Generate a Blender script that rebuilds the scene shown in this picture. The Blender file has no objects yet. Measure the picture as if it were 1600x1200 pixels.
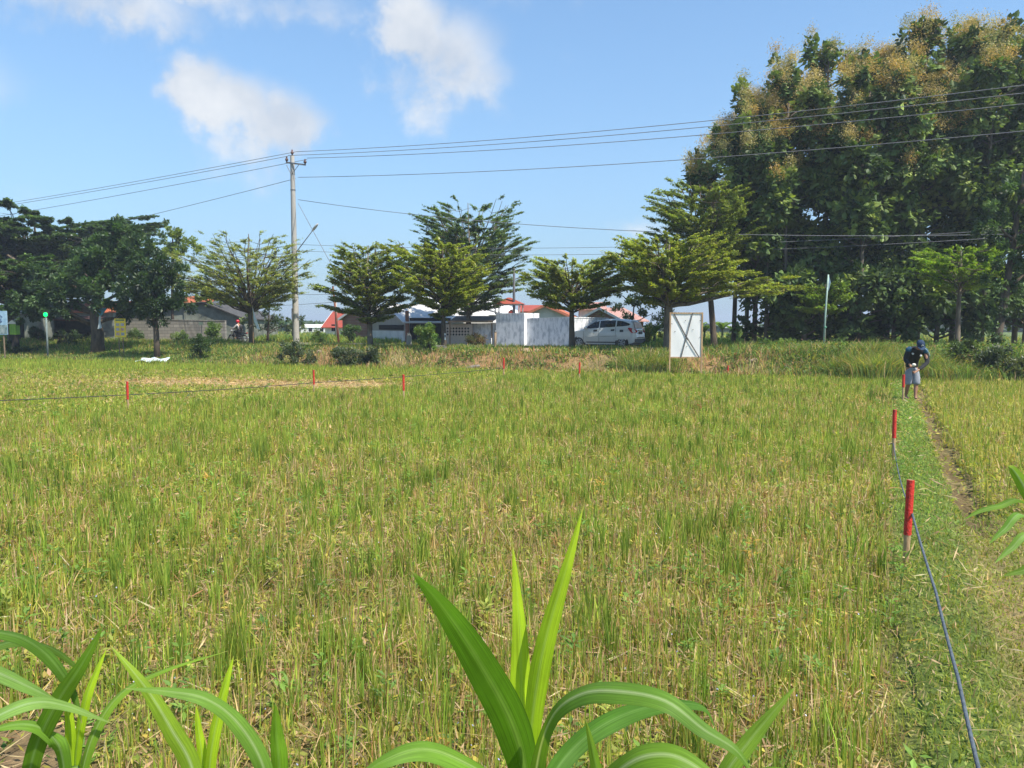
import bpy, math, random
import numpy as np
from math import sin, cos, pi, radians as R, atan2, sqrt
from mathutils import Vector, Matrix
random.seed(7); rng = np.random.default_rng(11)
SC = bpy.context.scene
COL = SC.collection
CAMZ = 2.05; F = 1200.0; HZ = 508.0
TH = math.atan((600-HZ)/F)

def at(px, py, Y):
    a = (px-800)/F; b = (600-py)/F
    d = Vector((a, b*sin(TH)+cos(TH), b*cos(TH)-sin(TH)))
    k = Y/d.y
    return Vector((d.x*k, Y, CAMZ+d.z*k))

# ------------------------------------------------------------------ terrain
def sstep(x): x = np.clip(x, 0, 1); return x*x*(3-2*x)
_ns = [(rng.normal(), rng.normal(), rng.uniform(0, 6.28)) for _ in range(40)]
def noise(X, Y, s, k=0):
    """smooth pseudo noise about -1..1, feature size about s metres"""
    v = 0
    for i in range(6):
        a, b, p = _ns[(k*6+i) % 40]
        f = (0.7+0.35*i)/s
        v = v+np.sin((a*X+b*Y)*f*2+p)*np.cos((b*X-a*Y)*f*1.3+p*2)/(1+.35*i)
    return v/2.2
def toe(X): return 33-.38*X
def road_d(X, Y): return (Y-(46.9-.488*X))*.899
def path_p(X, Y): return (X-(.35+.49*Y))*.898
def gz(X, Y):
    X = np.asarray(X, float); Y = np.asarray(Y, float)
    w = 2.2+5*sstep((-X-9)/8)
    t = (Y-toe(X))*.935
    rd = road_d(X, Y)
    flat = 1-sstep((np.abs(rd)-3.0)/1.5)
    b = sstep(t/w)
    z = .74*b
    z = z+.10*noise(X, Y, 2.0, 1)*b*(1-flat)+.05*noise(X, Y, .6, 2)*b*(1-flat)
    near = 1-sstep(t/.5)
    z = z+.018*noise(X, Y, .5, 3)*near+.012*noise(X, Y, .17, 4)*near
    p = path_p(X, Y)
    z = z+near*.08*(1-sstep((np.abs(p-.1)-.2)/.25))
    z = z-near*.11*(1-sstep((np.abs(p-.58)-.06)/.14))*sstep((Y-6.5)/2.5)
    z = z+near*.05*(1-sstep((np.abs(t+.35)-.3)/.3))
    far = sstep((Y-110)/80)
    return z*(1-far)+.3*far
def gzs(x, y): return float(gz(x, y))

# ------------------------------------------------------------------ materials
def new_mat(name):
    m = bpy.data.materials.new(name); m.use_nodes = True
    nt = m.node_tree; nt.nodes.clear()
    out = nt.nodes.new('ShaderNodeOutputMaterial')
    return m, nt, out
def N(nt, t, **kw):
    n = nt.nodes.new(t)
    for k, v in kw.items():
        if k.startswith('i_'):
            n.inputs[k[2:].replace('_', ' ')].default_value = v
        else: setattr(n, k, v)
    return n
def mixc(nt, fac, a, b, mode='MIX'):
    n = nt.nodes.new('ShaderNodeMix'); n.data_type = 'RGBA'; n.blend_type = mode
    for s, v in ((0, fac), (6, a), (7, b)):
        if hasattr(v, 'is_output'): nt.links.new(v, n.inputs[s])
        elif s == 0: n.inputs[0].default_value = v
        else: n.inputs[s].default_value = (*v[:3], 1)
    return n.outputs[2]
MATS = {}
def pmat(name, col, col2=None, rough=.7, scale=6, bump=.3, bscale=30, metal=0, emit=None, stretch=(1, 1, 1), spec=.4, mask=(.4, .62), coat=0):
    if name in MATS: return MATS[name]
    m, nt, out = new_mat(name)
    b = N(nt, 'ShaderNodeBsdfPrincipled'); L = nt.links.new
    L(b.outputs[0], out.inputs[0])
    b.inputs['Roughness'].default_value = rough; b.inputs['Metallic'].default_value = metal
    b.inputs['Specular IOR Level'].default_value = spec
    b.inputs['Coat Weight'].default_value = coat
    tc = N(nt, 'ShaderNodeTexCoord'); mp = N(nt, 'ShaderNodeMapping'); mp.inputs['Scale'].default_value = stretch
    L(tc.outputs['Object'], mp.inputs[0])
    n1 = N(nt, 'ShaderNodeTexNoise', i_Scale=scale, i_Detail=6.0, i_Roughness=.65); L(mp.outputs[0], n1.inputs['Vector'])
    cr = N(nt, 'ShaderNodeMapRange'); cr.inputs[1].default_value = mask[0]; cr.inputs[2].default_value = mask[1]
    L(n1.outputs[0], cr.inputs[0])
    c2 = col2 if col2 else tuple(c*.75 for c in col)
    L(mixc(nt, cr.outputs[0], col, c2), b.inputs['Base Color'])
    if bump:
        n2 = N(nt, 'ShaderNodeTexNoise', i_Scale=bscale, i_Detail=4.0); L(mp.outputs[0], n2.inputs['Vector'])
        bp = N(nt, 'ShaderNodeBump', i_Strength=bump, i_Distance=.02); L(n2.outputs[0], bp.inputs['Height']); L(bp.outputs[0], b.inputs['Normal'])
    if emit:
        b.inputs['Emission Color'].default_value = (*emit[:3], 1); b.inputs['Emission Strength'].default_value = emit[3]
    MATS[name] = m
    return m
def wave_mat(name, col, col2, axis='X', scale=8, rough=.5, metal=0, dirt=.5, dist=.0, bump=.6, dcol=None):
    """tiles / corrugated sheet: waves along one object axis plus weathering"""
    m, nt, out = new_mat(name); L = nt.links.new
    b = N(nt, 'ShaderNodeBsdfPrincipled', i_Roughness=rough, i_Metallic=metal); L(b.outputs[0], out.inputs[0])
    tc = N(nt, 'ShaderNodeTexCoord')
    w = N(nt, 'ShaderNodeTexWave', bands_direction=axis, i_Scale=scale, i_Distortion=dist); L(tc.outputs['Object'], w.inputs['Vector'])
    n1 = N(nt, 'ShaderNodeTexNoise', i_Scale=1.3, i_Detail=8.0, i_Roughness=.7); L(tc.outputs['Object'], n1.inputs['Vector'])
    c = mixc(nt, w.outputs[1], col, col2)
    cr = N(nt, 'ShaderNodeMapRange'); cr.inputs[1].default_value = .45; cr.inputs[2].default_value = .7; cr.inputs[4].default_value = dirt
    L(n1.outputs[0], cr.inputs[0])
    c = mixc(nt, cr.outputs[0], c, dcol or tuple(x*.45 for x in col))
    L(c, b.inputs['Base Color'])
    bp = N(nt, 'ShaderNodeBump', i_Strength=bump, i_Distance=.03); L(w.outputs[1], bp.inputs['Height']); L(bp.outputs[0], b.inputs['Normal'])
    return m
def brick_mat(name, c1, c2, mortar, scale=5, w=.5, h=.25):
    m, nt, out = new_mat(name); L = nt.links.new
    b = N(nt, 'ShaderNodeBsdfPrincipled', i_Roughness=.9); L(b.outputs[0], out.inputs[0])
    tc = N(nt, 'ShaderNodeTexCoord'); mp = N(nt, 'ShaderNodeMapping'); mp.inputs['Rotation'].default_value = (pi/2, 0, 0)
    L(tc.outputs['Object'], mp.inputs[0])
    br = N(nt, 'ShaderNodeTexBrick', i_Scale=scale); L(mp.outputs[0], br.inputs['Vector'])
    br.inputs['Color1'].default_value = (*c1, 1); br.inputs['Color2'].default_value = (*c2, 1); br.inputs['Mortar'].default_value = (*mortar, 1)
    br.inputs['Brick Width'].default_value = w; br.inputs['Row Height'].default_value = h
    n1 = N(nt, 'ShaderNodeTexNoise', i_Scale=2.0, i_Detail=8.0); L(tc.outputs['Object'], n1.inputs['Vector'])
    L(mixc(nt, n1.outputs[0], br.outputs[0], tuple(x*.55 for x in c1), 'MIX'), b.inputs['Base Color'])
    return m
def leaf_mat(name, transl=.35, gloss=.06, rough=.45, var=.35, vscale=.8):
    m, nt, out = new_mat(name); L = nt.links.new
    at_ = N(nt, 'ShaderNodeAttribute', attribute_name='Col')
    tc = N(nt, 'ShaderNodeTexCoord')
    n1 = N(nt, 'ShaderNodeTexNoise', i_Scale=vscale, i_Detail=3.0); L(tc.outputs['Object'], n1.inputs['Vector'])
    mr = N(nt, 'ShaderNodeMapRange'); mr.inputs[1].default_value = .3; mr.inputs[2].default_value = .7
    mr.inputs[3].default_value = 1-var; mr.inputs[4].default_value = 1+var
    L(n1.outputs[0], mr.inputs[0])
    vm = N(nt, 'ShaderNodeVectorMath', operation='SCALE'); L(at_.outputs['Color'], vm.inputs[0]); L(mr.outputs[0], vm.inputs['Scale'])
    d = N(nt, 'ShaderNodeBsdfDiffuse'); t = N(nt, 'ShaderNodeBsdfTranslucent'); g = N(nt, 'ShaderNodeBsdfGlossy', i_Roughness=rough)
    L(vm.outputs[0], d.inputs[0])
    hs = N(nt, 'ShaderNodeVectorMath', operation='MULTIPLY'); hs.inputs[1].default_value = (1.25, 1.3, .6); L(vm.outputs[0], hs.inputs[0]); L(hs.outputs[0], t.inputs[0])
    m1 = N(nt, 'ShaderNodeMixShader'); m1.inputs[0].default_value = transl; L(d.outputs[0], m1.inputs[1]); L(t.outputs[0], m1.inputs[2])
    m2 = N(nt, 'ShaderNodeMixShader'); m2.inputs[0].default_value = gloss; L(m1.outputs[0], m2.inputs[1]); L(g.outputs[0], m2.inputs[2])
    L(m2.outputs[0], out.inputs[0])
    return m
LEAF = leaf_mat('leaf', .45, .04); GRASS = leaf_mat('grass_blade', .45, .02, .6, .15); TEAKM = leaf_mat('broad_leaf', .28, .025, .55, .25)
BARK = pmat('bark', (.11, .085, .06), (.05, .04, .03), .95, 5, .8, 25, stretch=(1, 1, .3))
PALEBARK = pmat('pale_bark', (.19, .16, .12), (.08, .065, .05), .95, 5, .8, 25, stretch=(1, 1, .3))

# ------------------------------------------------------------------ object helpers
def tag(o, label=None, cat=None, group=None, kind=None):
    if label: o['label'] = label
    if cat: o['category'] = cat
    if group: o['group'] = group
    if kind: o['kind'] = kind
    return o
def empty(name, loc, rz=0, label=None, cat=None, group=None):
    o = bpy.data.objects.new(name, None); COL.objects.link(o); o.empty_display_size = .3
    o.location = loc; o.rotation_euler = (0, 0, rz)
    return tag(o, label, cat, group)
def link(name, me, mat, parent=None, loc=None):
    if mat is not None:
        for m in (mat if isinstance(mat, (list, tuple)) else [mat]): me.materials.append(m)
    o = bpy.data.objects.new(name, me); COL.objects.link(o)
    if parent: o.parent = parent
    if loc is not None: o.location = loc
    return o
def bulk(name, V, Q, mat, parent=None, cols=None, loc=None, smooth=False, uv=None):
    me = bpy.data.meshes.new(name); n = len(V); q = len(Q)
    me.vertices.add(n); me.vertices.foreach_set('co', np.asarray(V, np.float32).ravel())
    k = Q.shape[1]
    me.loops.add(q*k); me.loops.foreach_set('vertex_index', np.asarray(Q, np.int32).ravel())
    me.polygons.add(q); me.polygons.foreach_set('loop_start', np.arange(0, q*k, k, dtype=np.int32))
    me.polygons.foreach_set('use_smooth', np.full(q, smooth))
    if cols is not None:
        a = me.color_attributes.new('Col', 'FLOAT_COLOR', 'POINT')
        c = np.ones((n, 4), np.float32); c[:, :3] = np.clip(cols, 0, 1); a.data.foreach_set('color', c.ravel())
    if uv is not None:
        l = me.uv_layers.new(name='UVMap'); l.data.foreach_set('uv', np.asarray(uv, np.float32)[np.asarray(Q).ravel()].ravel())
    me.update(calc_edges=True)
    return link(name, me, mat, parent, loc)
class MB:
    def __init__(s): s.v = []; s.f = []
    def add(s, vs, fs):
        o = len(s.v); s.v += [Vector(v) for v in vs]; s.f += [tuple(i+o for i in f) for f in fs]; return s
    def box(s, c, d, rz=0, rot=None, taper=1):
        M = rot if rot is not None else Matrix.Rotation(rz, 3, 'Z')
        vs = []
        for z in (-.5, .5):
            t = 1 if z < 0 else taper
            for x, y in ((-.5, -.5), (.5, -.5), (.5, .5), (-.5, .5)):
                vs.append(Vector(c)+M @ Vector((x*d[0]*t, y*d[1]*t, z*d[2])))
        return s.add(vs, [(3, 2, 1, 0), (4, 5, 6, 7), (0, 1, 5, 4), (1, 2, 6, 5), (2, 3, 7, 6), (3, 0, 4, 7)])
    def tube(s, pts, rs, n=8, cap=True):
        pts = [Vector(p) for p in pts]; m = len(pts)
        if not hasattr(rs, '__len__'): rs = [rs]*m
        vs = []; fs = []; ref = None
        for i, p in enumerate(pts):
            t = (pts[min(i+1, m-1)]-pts[max(i-1, 0)]).normalized()
            if ref is None:
                ref = Vector((0, 0, 1)) if abs(t.z) < .9 else Vector((1, 0, 0))
                ref = (ref-t*ref.dot(t)).normalized()
            else:
                ref = ref-t*ref.dot(t)
                ref = ref.normalized() if ref.length > 1e-5 else t.orthogonal().normalized()
            b = t.cross(ref)
            for k in range(n):
                a = 2*pi*k/n; vs.append(p+(ref*cos(a)+b*sin(a))*rs[i])
        for i in range(m-1):
            for k in range(n):
                k2 = (k+1) % n
                fs.append((i*n+k, i*n+k2, (i+1)*n+k2, (i+1)*n+k))
        if cap: fs.append(tuple(range(n))[::-1]); fs.append(tuple((m-1)*n+k for k in range(n)))
        return s.add(vs, fs)
    def prism(s, poly, off):
        """poly: planar 3D points; off: extrusion vector"""
        n = len(poly); off = Vector(off)
        vs = [Vector(p) for p in poly]+[Vector(p)+off for p in poly]
        return s.add(vs, [tuple(range(n))[::-1], tuple(range(n, 2*n))]+[(i, (i+1) % n, n+(i+1) % n, n+i) for i in range(n)])
    def ball(s, c, r, nu=10, nv=7, M=None):
        r = r if hasattr(r, '__len__') else (r, r, r); vs = []; fs = []
        for j in range(nv+1):
            ph = pi*j/nv
            for i in range(nu):
                a = 2*pi*i/nu; q = Vector((r[0]*sin(ph)*cos(a), r[1]*sin(ph)*sin(a), r[2]*cos(ph)))
                vs.append(Vector(c)+(M @ q if M is not None else q))
        for j in range(nv):
            for i in range(nu):
                i2 = (i+1) % nu
                fs.append((j*nu+i, (j+1)*nu+i, (j+1)*nu+i2, j*nu+i2))
        return s.add(vs, fs)
    def build(s, name, mat, parent=None, world=False, loc=None, smooth=False, bevel=0, ang=None):
        o0 = Vector((0, 0, 0))
        if world and parent is not None: o0 = parent.matrix_world.translation if False else Vector(parent.location)
        elif loc is not None and world: o0 = Vector(loc)
        me = bpy.data.meshes.new(name); me.from_pydata([tuple(v-o0) for v in s.v], [], s.f); me.update()
        if smooth:
            for p in me.polygons: p.use_smooth = True
            if ang: me.set_sharp_from_angle(angle=R(ang))
        o = link(name, me, mat, parent, loc)
        if bevel:
            b = o.modifiers.new('bevel', 'BEVEL'); b.width = bevel; b.segments = 2; b.limit_method = 'ANGLE'
        return o

def leaves(C, A, B, cols, fold=0.0):
    """rhombic leaves: centre C, half-length vec A, half-width vec B"""
    n = len(C); V = np.empty((n, 4, 3))
    V[:, 0] = C-A; V[:, 1] = C+B-A*.1; V[:, 2] = C+A; V[:, 3] = C-B-A*.1
    if fold:
        Nn = np.cross(A, B); Nn /= (np.linalg.norm(Nn, axis=1, keepdims=True)+1e-9)
        h = np.linalg.norm(B, axis=1, keepdims=True)*fold
        V[:, 1] += Nn*h; V[:, 3] += Nn*h
    Q = np.arange(n*4).reshape(n, 4)
    return V.reshape(-1, 3), Q, np.repeat(cols, 4, axis=0)
def broad_leaves(C, A, B, cols, fold=.2):
    n = len(C); V = np.empty((n, 6, 3)); Nn = np.cross(A, B); Nn /= (np.linalg.norm(Nn, axis=1, keepdims=True)+1e-9)
    h = Nn*np.linalg.norm(B, axis=1, keepdims=True)*fold; d = Nn*np.linalg.norm(A, axis=1, keepdims=True)*.22
    V[:, 0] = C-A; V[:, 3] = C+A-d
    V[:, 1] = C-A*.45+B+h; V[:, 2] = C+A*.4+B*.85+h-d*.4; V[:, 5] = C-A*.45-B+h; V[:, 4] = C+A*.4-B*.85+h-d*.4
    b = np.arange(n)[:, None]*6; Q = np.concatenate([b+np.array([[0, 1, 2, 3]]), b+np.array([[0, 3, 4, 5]])], 1).reshape(-1, 4)
    return V.reshape(-1, 3), Q, np.repeat(cols, 6, axis=0)
def blades(P, h, w, lx, ly, az, cols, tipc=None, bend=1.0):
    n = len(P); V = np.empty((n, 6, 3)); S = np.stack([np.cos(az), np.sin(az), np.zeros(n)], 1)
    L = np.stack([lx, ly, np.zeros(n)], 1)
    for k, (t, ww) in enumerate(((0, .8), (.55, 1.0), (1, .12))):
        c = P+L*(h*(t*(1-bend)+bend*t*t))[:, None]; c[:, 2] += h*t*(1-.25*(lx**2+ly**2)*t)
        V[:, 2*k] = c-S*(w*ww*.5)[:, None]; V[:, 2*k+1] = c+S*(w*ww*.5)[:, None]
    b = np.arange(n)[:, None]*6
    Q = np.concatenate([b+np.array([[0, 1, 3, 2]]), b+np.array([[2, 3, 5, 4]])], 1).reshape(-1, 4)
    CC = np.repeat(cols, 6, axis=0).reshape(n, 6, 3)
    if tipc is not None: CC[:, 4:] = tipc[:, None]
    return V.reshape(-1, 3), Q, CC.reshape(-1, 3)
class Acc:
    def __init__(s): s.V = []; s.Q = []; s.C = []; s.n = 0
    def add(s, t):
        V, Q, C = t; s.V.append(V); s.Q.append(Q+s.n); s.C.append(C); s.n += len(V)
    def build(s, name, mat, parent=None, loc=None):
        V = np.concatenate(s.V)
        if loc is not None: V = V-np.array(loc)
        return bulk(name, V, np.concatenate(s.Q), mat, parent, np.concatenate(s.C), loc)
def pick(cols, wts, n, jit=.18):
    c = np.array(cols)[rng.choice(len(cols), n, p=np.array(wts)/sum(wts))]
    return c*(1+rng.normal(0, jit, (n, 1)))*(1+rng.normal(0, .05, (n, 3)))
#@@GROUND
# ------------------------------------------------------------------ ground sheet
def lerp(a, b, t): t = np.asarray(t)[..., None]; return np.array(a)*(1-t)+np.array(b)*t
def cut_zone(X, Y):
    """freshly cut straw strip on the far left plot"""
    a = Y-(26.6-.16*(X+10)); u = np.exp(-(a/1.5)**2)*sstep((X+17)/6)*(1-sstep((X+5.5)/4))
    return u*np.clip(.9+.5*noise(X, Y, 1.5, 5), 0, 1)
def left_plot(X, Y): return sstep(((Y-28.8)-1.33*(X+.3))*.6/.8+.5)
def build_ground():
    xs = np.concatenate([-np.geomspace(900, 50, 22), np.linspace(-48, 48, 400), np.geomspace(50, 900, 22)])
    ys = np.concatenate([[-60, -30, -15, -8], np.linspace(-4, 62, 340), np.geomspace(63, 1500, 34)])
    X, Y = np.meshgrid(xs, ys); Z = gz(X, Y)
    t = (Y-toe(X))*.935; n1 = noise(X, Y, 1.2, 2)*.5+.5; n2 = noise(X, Y, 4, 3)*.5+.5
    c = lerp((.17, .165, .06), (.26, .21, .11), np.clip(n1, 0, 1))
    c = lerp(0, 1, np.zeros_like(X))*0+c
    def mix(c, col, m): m = np.clip(m, 0, 1)[..., None]; return c*(1-m)+np.array(col)*m
    c = mix(c, (.40, .30, .17), cut_zone(X, Y))
    p = path_p(X, Y)
    c = mix(c, (.11, .17, .04), (1-sstep((np.abs(p-.08)-.22)/.12))*(t < 0))
    c = mix(c, (.10, .068, .042), (1-sstep((np.abs(p-.55+.05*n1)-.10-.06*noise(X, Y, .5, 3))/.08))*(t < 0)*sstep((Y-6.5)/2)*np.clip(.75+.5*noise(X, Y, .3, 4), 0, 1))
    c = mix(c, (.21, .15, .10), np.exp(-((X+2.45)**2+(Y-3.3)**2)/.35))
    bank = sstep(t/.4)*(1-sstep((t-3.5)/1))
    c = mix(c, (.26, .165, .085), bank*sstep((n2-.3)/.3))
    c = mix(c, (.15, .11, .06), bank*(1-sstep((n1-.2)/.3))*.7)
    c = mix(c, (.13, .15, .05), sstep((t-3)/1))
    rd = np.abs(road_d(X, Y)); c = mix(c, (.36, .29, .21), (1-sstep((rd-3.1)/.8)))
    c = mix(c, (.12, .17, .06), sstep((Y-75)/20))
    ny, nx = X.shape
    i = np.arange(ny-1)[:, None]*nx+np.arange(nx-1)[None]
    Q = np.stack([i, i+1, i+nx+1, i+nx], -1).reshape(-1, 4)
    m, nt, out = new_mat('soil'); L = nt.links.new
    b = N(nt, 'ShaderNodeBsdfPrincipled', i_Roughness=.95); b.inputs['Specular IOR Level'].default_value = .15; L(b.outputs[0], out.inputs[0])
    a = N(nt, 'ShaderNodeAttribute', attribute_name='Col'); tc = N(nt, 'ShaderNodeTexCoord')
    n1 = N(nt, 'ShaderNodeTexNoise', i_Scale=9.0, i_Detail=9.0, i_Roughness=.75); L(tc.outputs['Object'], n1.inputs['Vector'])
    n2 = N(nt, 'ShaderNodeTexNoise', i_Scale=1.1, i_Detail=4.0); L(tc.outputs['Object'], n2.inputs['Vector'])
    mr = N(nt, 'ShaderNodeMapRange'); mr.inputs[1].default_value = .3; mr.inputs[2].default_value = .7; mr.inputs[3].default_value = .45; mr.inputs[4].default_value = 1.5
    L(n1.outputs[0], mr.inputs[0])
    vm = N(nt, 'ShaderNodeVectorMath', operation='SCALE'); L(a.outputs['Color'], vm.inputs[0]); L(mr.outputs[0], vm.inputs['Scale'])
    L(mixc(nt, n2.outputs[0], vm.outputs[0], (.5, .45, .35), 'OVERLAY'), b.inputs['Base Color'])
    bp = N(nt, 'ShaderNodeBump', i_Strength=.9, i_Distance=.04); L(n1.outputs[0], bp.inputs['Height']); L(bp.outputs[0], b.inputs['Normal'])
    o = bulk('ground', np.stack([X, Y, Z], -1).reshape(-1, 3), Q, m, None, c.reshape(-1, 3), smooth=True)
    tag(o, 'flat paddy field ground with a raised earth bank behind', None, None, 'structure'); o['label'] = 'flat paddy field ground rising into a low earth bank'
build_ground()
def build_road():
    asp = pmat('asphalt', (.13, .125, .12), (.20, .18, .15), .9, 3, .5, 90)
    mb = MB(); xs = np.linspace(-150, 110, 130)
    ca, sa = .899, .438
    for i, x in enumerate(xs):
        y = 46.9-.488*x
        for d in (-2.3, -.8, .8, 2.3):
            px, py = x+sa*d, y+ca*d
            mb.v.append(Vector((px, py, gzs(px, py)+.012)))
        if i:
            for k in range(3): mb.f.append((4*i-4+k, 4*i+k, 4*i+k+1, 4*i-3+k))
    tag(mb.build('road', asp, smooth=True), 'narrow grey asphalt road running behind the bank', None, None, 'structure')
build_road()

# ------------------------------------------------------------------ field vegetation
GREEN = (.215, .31, .042); BGREEN = (.33, .42, .06); OLIVE = (.43, .38, .075); DGREEN = (.08, .16, .03)
STRAW = (.58, .44, .24); TAN = (.48, .33, .18); RUST = (.38, .20, .09); YEL = (.46, .42, .09)
def wedge(n, y0, y1, pw, m=2.0):
    """points inside the view wedge; density falls with distance^pw"""
    e = 2-pw; u = rng.random(n*2)
    Y = (y0**e+u*(y1**e-y0**e))**(1/e)
    X = (rng.random(n*2)*2-1)*(.70*Y+m)
    return X[:n], Y[:n]
def in_main(X, Y):
    return ((X+2.45)**2+(Y-3.3)**2 > .3) & (path_p(X, Y) < -.28) & ((Y-toe(X)) < -.7) & (left_plot(X, Y) < .5)
def rice(name, label, mask, cnt, y0, y1, cfun, hfun, pw=.9, spacing=.24, seedk=0):
    X, Y = wedge(cnt, y0, y1, pw)
    # snap to planting rows with jitter: stubble grows in hills
    sp = spacing
    X = np.round((X+.18*Y)/sp)*sp-.18*Y; Y2 = np.round(Y/sp)*sp
    k = mask(X, Y2); X = X[k]; Y = Y2[k]
    # same jitter for all blades of one hill
    hsh = np.sin(X*127.1+Y*311.7)*43758.5; r1 = hsh-np.floor(hsh); hsh = np.sin(X*269.5+Y*183.3)*24634.6; r2 = hsh-np.floor(hsh)
    X = X+(r1-.5)*.13; Y = Y+(r2-.5)*.13
    n = len(X); d = np.hypot(X, Y)
    X = X+rng.normal(0, .026, n)*(1+d/25); Y = Y+rng.normal(0, .026, n)*(1+d/25)
    h = hfun(X, Y, r1)*rng.uniform(.55, 1.12, n)
    w = .0038*(1+d/9.0)*rng.uniform(.6, 1.4, n)
    lean = np.abs(rng.normal(0, .13, n)); a = rng.uniform(0, 2*pi, n)
    cols = cfun(X, Y, r1, r2, n)
    dry = cols[:, 0] > cols[:, 1]
    lean = np.where(dry, lean*3.0, lean); h = np.where(dry, h*.8, h)
    P = np.stack([X, Y, gz(X, Y)-.01], 1)
    return blades(P, h, w, lean*np.cos(a), lean*np.sin(a), rng.uniform(0, pi, n)*.6-.3*pi, cols, cols*np.array([1.1, 1.0, .9]), bend=.7)
def main_cols(X, Y, r1, r2, n):
    p = noise(X, Y, 3.2, 1)*.5+noise(X, Y, .8, 2)*.35
    dry = np.clip(.36+.85*p+.25*(r2-.5)+.22*np.exp(-((X-1.2)/2.6)**2-((Y-8)/3)**2)-.10*sstep((Y-20)/8), .04, .9)
    g = pick([GREEN, BGREEN, OLIVE], [3.6, 2.6, 3.2], n); s = pick([STRAW, TAN, RUST, YEL], [3, 3, 1, .8], n)
    hill = np.abs(np.sin(r1*91.7+r2*57.3)*43758.5) % 1
    wet = np.where(hill < dry, .78, .10)
    return np.where((rng.random(n) < wet)[:, None], s, g*(.82+.36*r2[:, None]))
veg = Acc()
veg.add(rice('', '', in_main, 400000, 2.4, 36, main_cols, lambda X, Y, r: .17+.17*r**1.5+.04*noise(X, Y, 2.5, 4)))
def tufts():
    m = 3600; X, Y = wedge(m, 2.8, 30, 1.0); k = in_main(X, Y) & (noise(X, Y, 1.4, 6)+.3 > rng.random(m)*.8); X = X[k]; Y = Y[k]; m = len(X); nb = 22; d = np.repeat(np.hypot(X, Y), nb)
    XX = np.repeat(X, nb)+rng.normal(0, .022, m*nb)*(1+d/30); YY = np.repeat(Y, nb)+rng.normal(0, .022, m*nb)*(1+d/30); n = m*nb
    h = np.repeat(rng.uniform(.24, .42, m), nb)*rng.uniform(.5, 1.1, n); tone = np.repeat(rng.uniform(.75, 1.2, m), nb)[:, None]
    return blades(np.stack([XX, YY, gz(XX, YY)-.01], 1), h, .0048*(1+d/10)*rng.uniform(.6, 1.3, n), rng.normal(0, .1, n), rng.normal(0, .1, n), rng.uniform(-.9, .9, n), pick([(.19, .28, .04), (.26, .34, .05), (.34, .37, .06)], [4, 3, 2], n)*tone)
veg.add(tufts())
tag(veg.build('rice_stubble', GRASS), 'regrowing green and straw rice stubble across the main field', kind='stuff')

# left plot: shorter, mixed with pale cut straw
def lp_cols(X, Y, r1, r2, n):
    s = pick([STRAW, TAN, OLIVE], [4, 3, 1.5], n); g = pick([GREEN, OLIVE, BGREEN], [3, 2, 2], n)
    band = np.exp(-((Y-(25-.2*(X+10)))/4.5)**2)*.6
    m = np.clip(cut_zone(X, Y)*1.6+band+.25*noise(X, Y, 2, 3), 0, 1)
    return np.where((rng.random(n) < m)[:, None], s, g)
veg = Acc()
veg.add(rice('', '', lambda X, Y: (left_plot(X, Y) >= .5) & ((Y-toe(X)) < -.3) & (rng.random(len(X)) > cut_zone(X, Y)*.8), 260000, 10, 45, lp_cols,
             lambda X, Y, r: .15+.12*r+.06*noise(X, Y, 2.5, 4)-.10*cut_zone(X, Y), pw=.6, spacing=.24))
tag(veg.build('cut_stubble', GRASS), 'pale cut straw and green stubble on the left plot', kind='stuff')

# right plot past the furrow: yellower rice
def rp_cols(X, Y, r1, r2, n): return pick([OLIVE, YEL, GREEN, STRAW, BGREEN], [4, 2.6, 2, 2, 1.5], n)
veg = Acc()
veg.add(rice('', '', lambda X, Y: (path_p(X, Y) > .70+.10*noise(X, Y, .7, 2)+.5*sstep((9-Y)/2)) & (Y > 7.2) & ((Y-toe(X)) < -.4) & (rng.random(len(X)) < .55+.45*sstep((Y-9)/3)), 210000, 6, 36, rp_cols,
             lambda X, Y, r: .22+.12*r, pw=.6))
tag(veg.build('rice_plants', GRASS), 'yellowish rice growing in the plot right of the furrow', kind='stuff')

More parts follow.
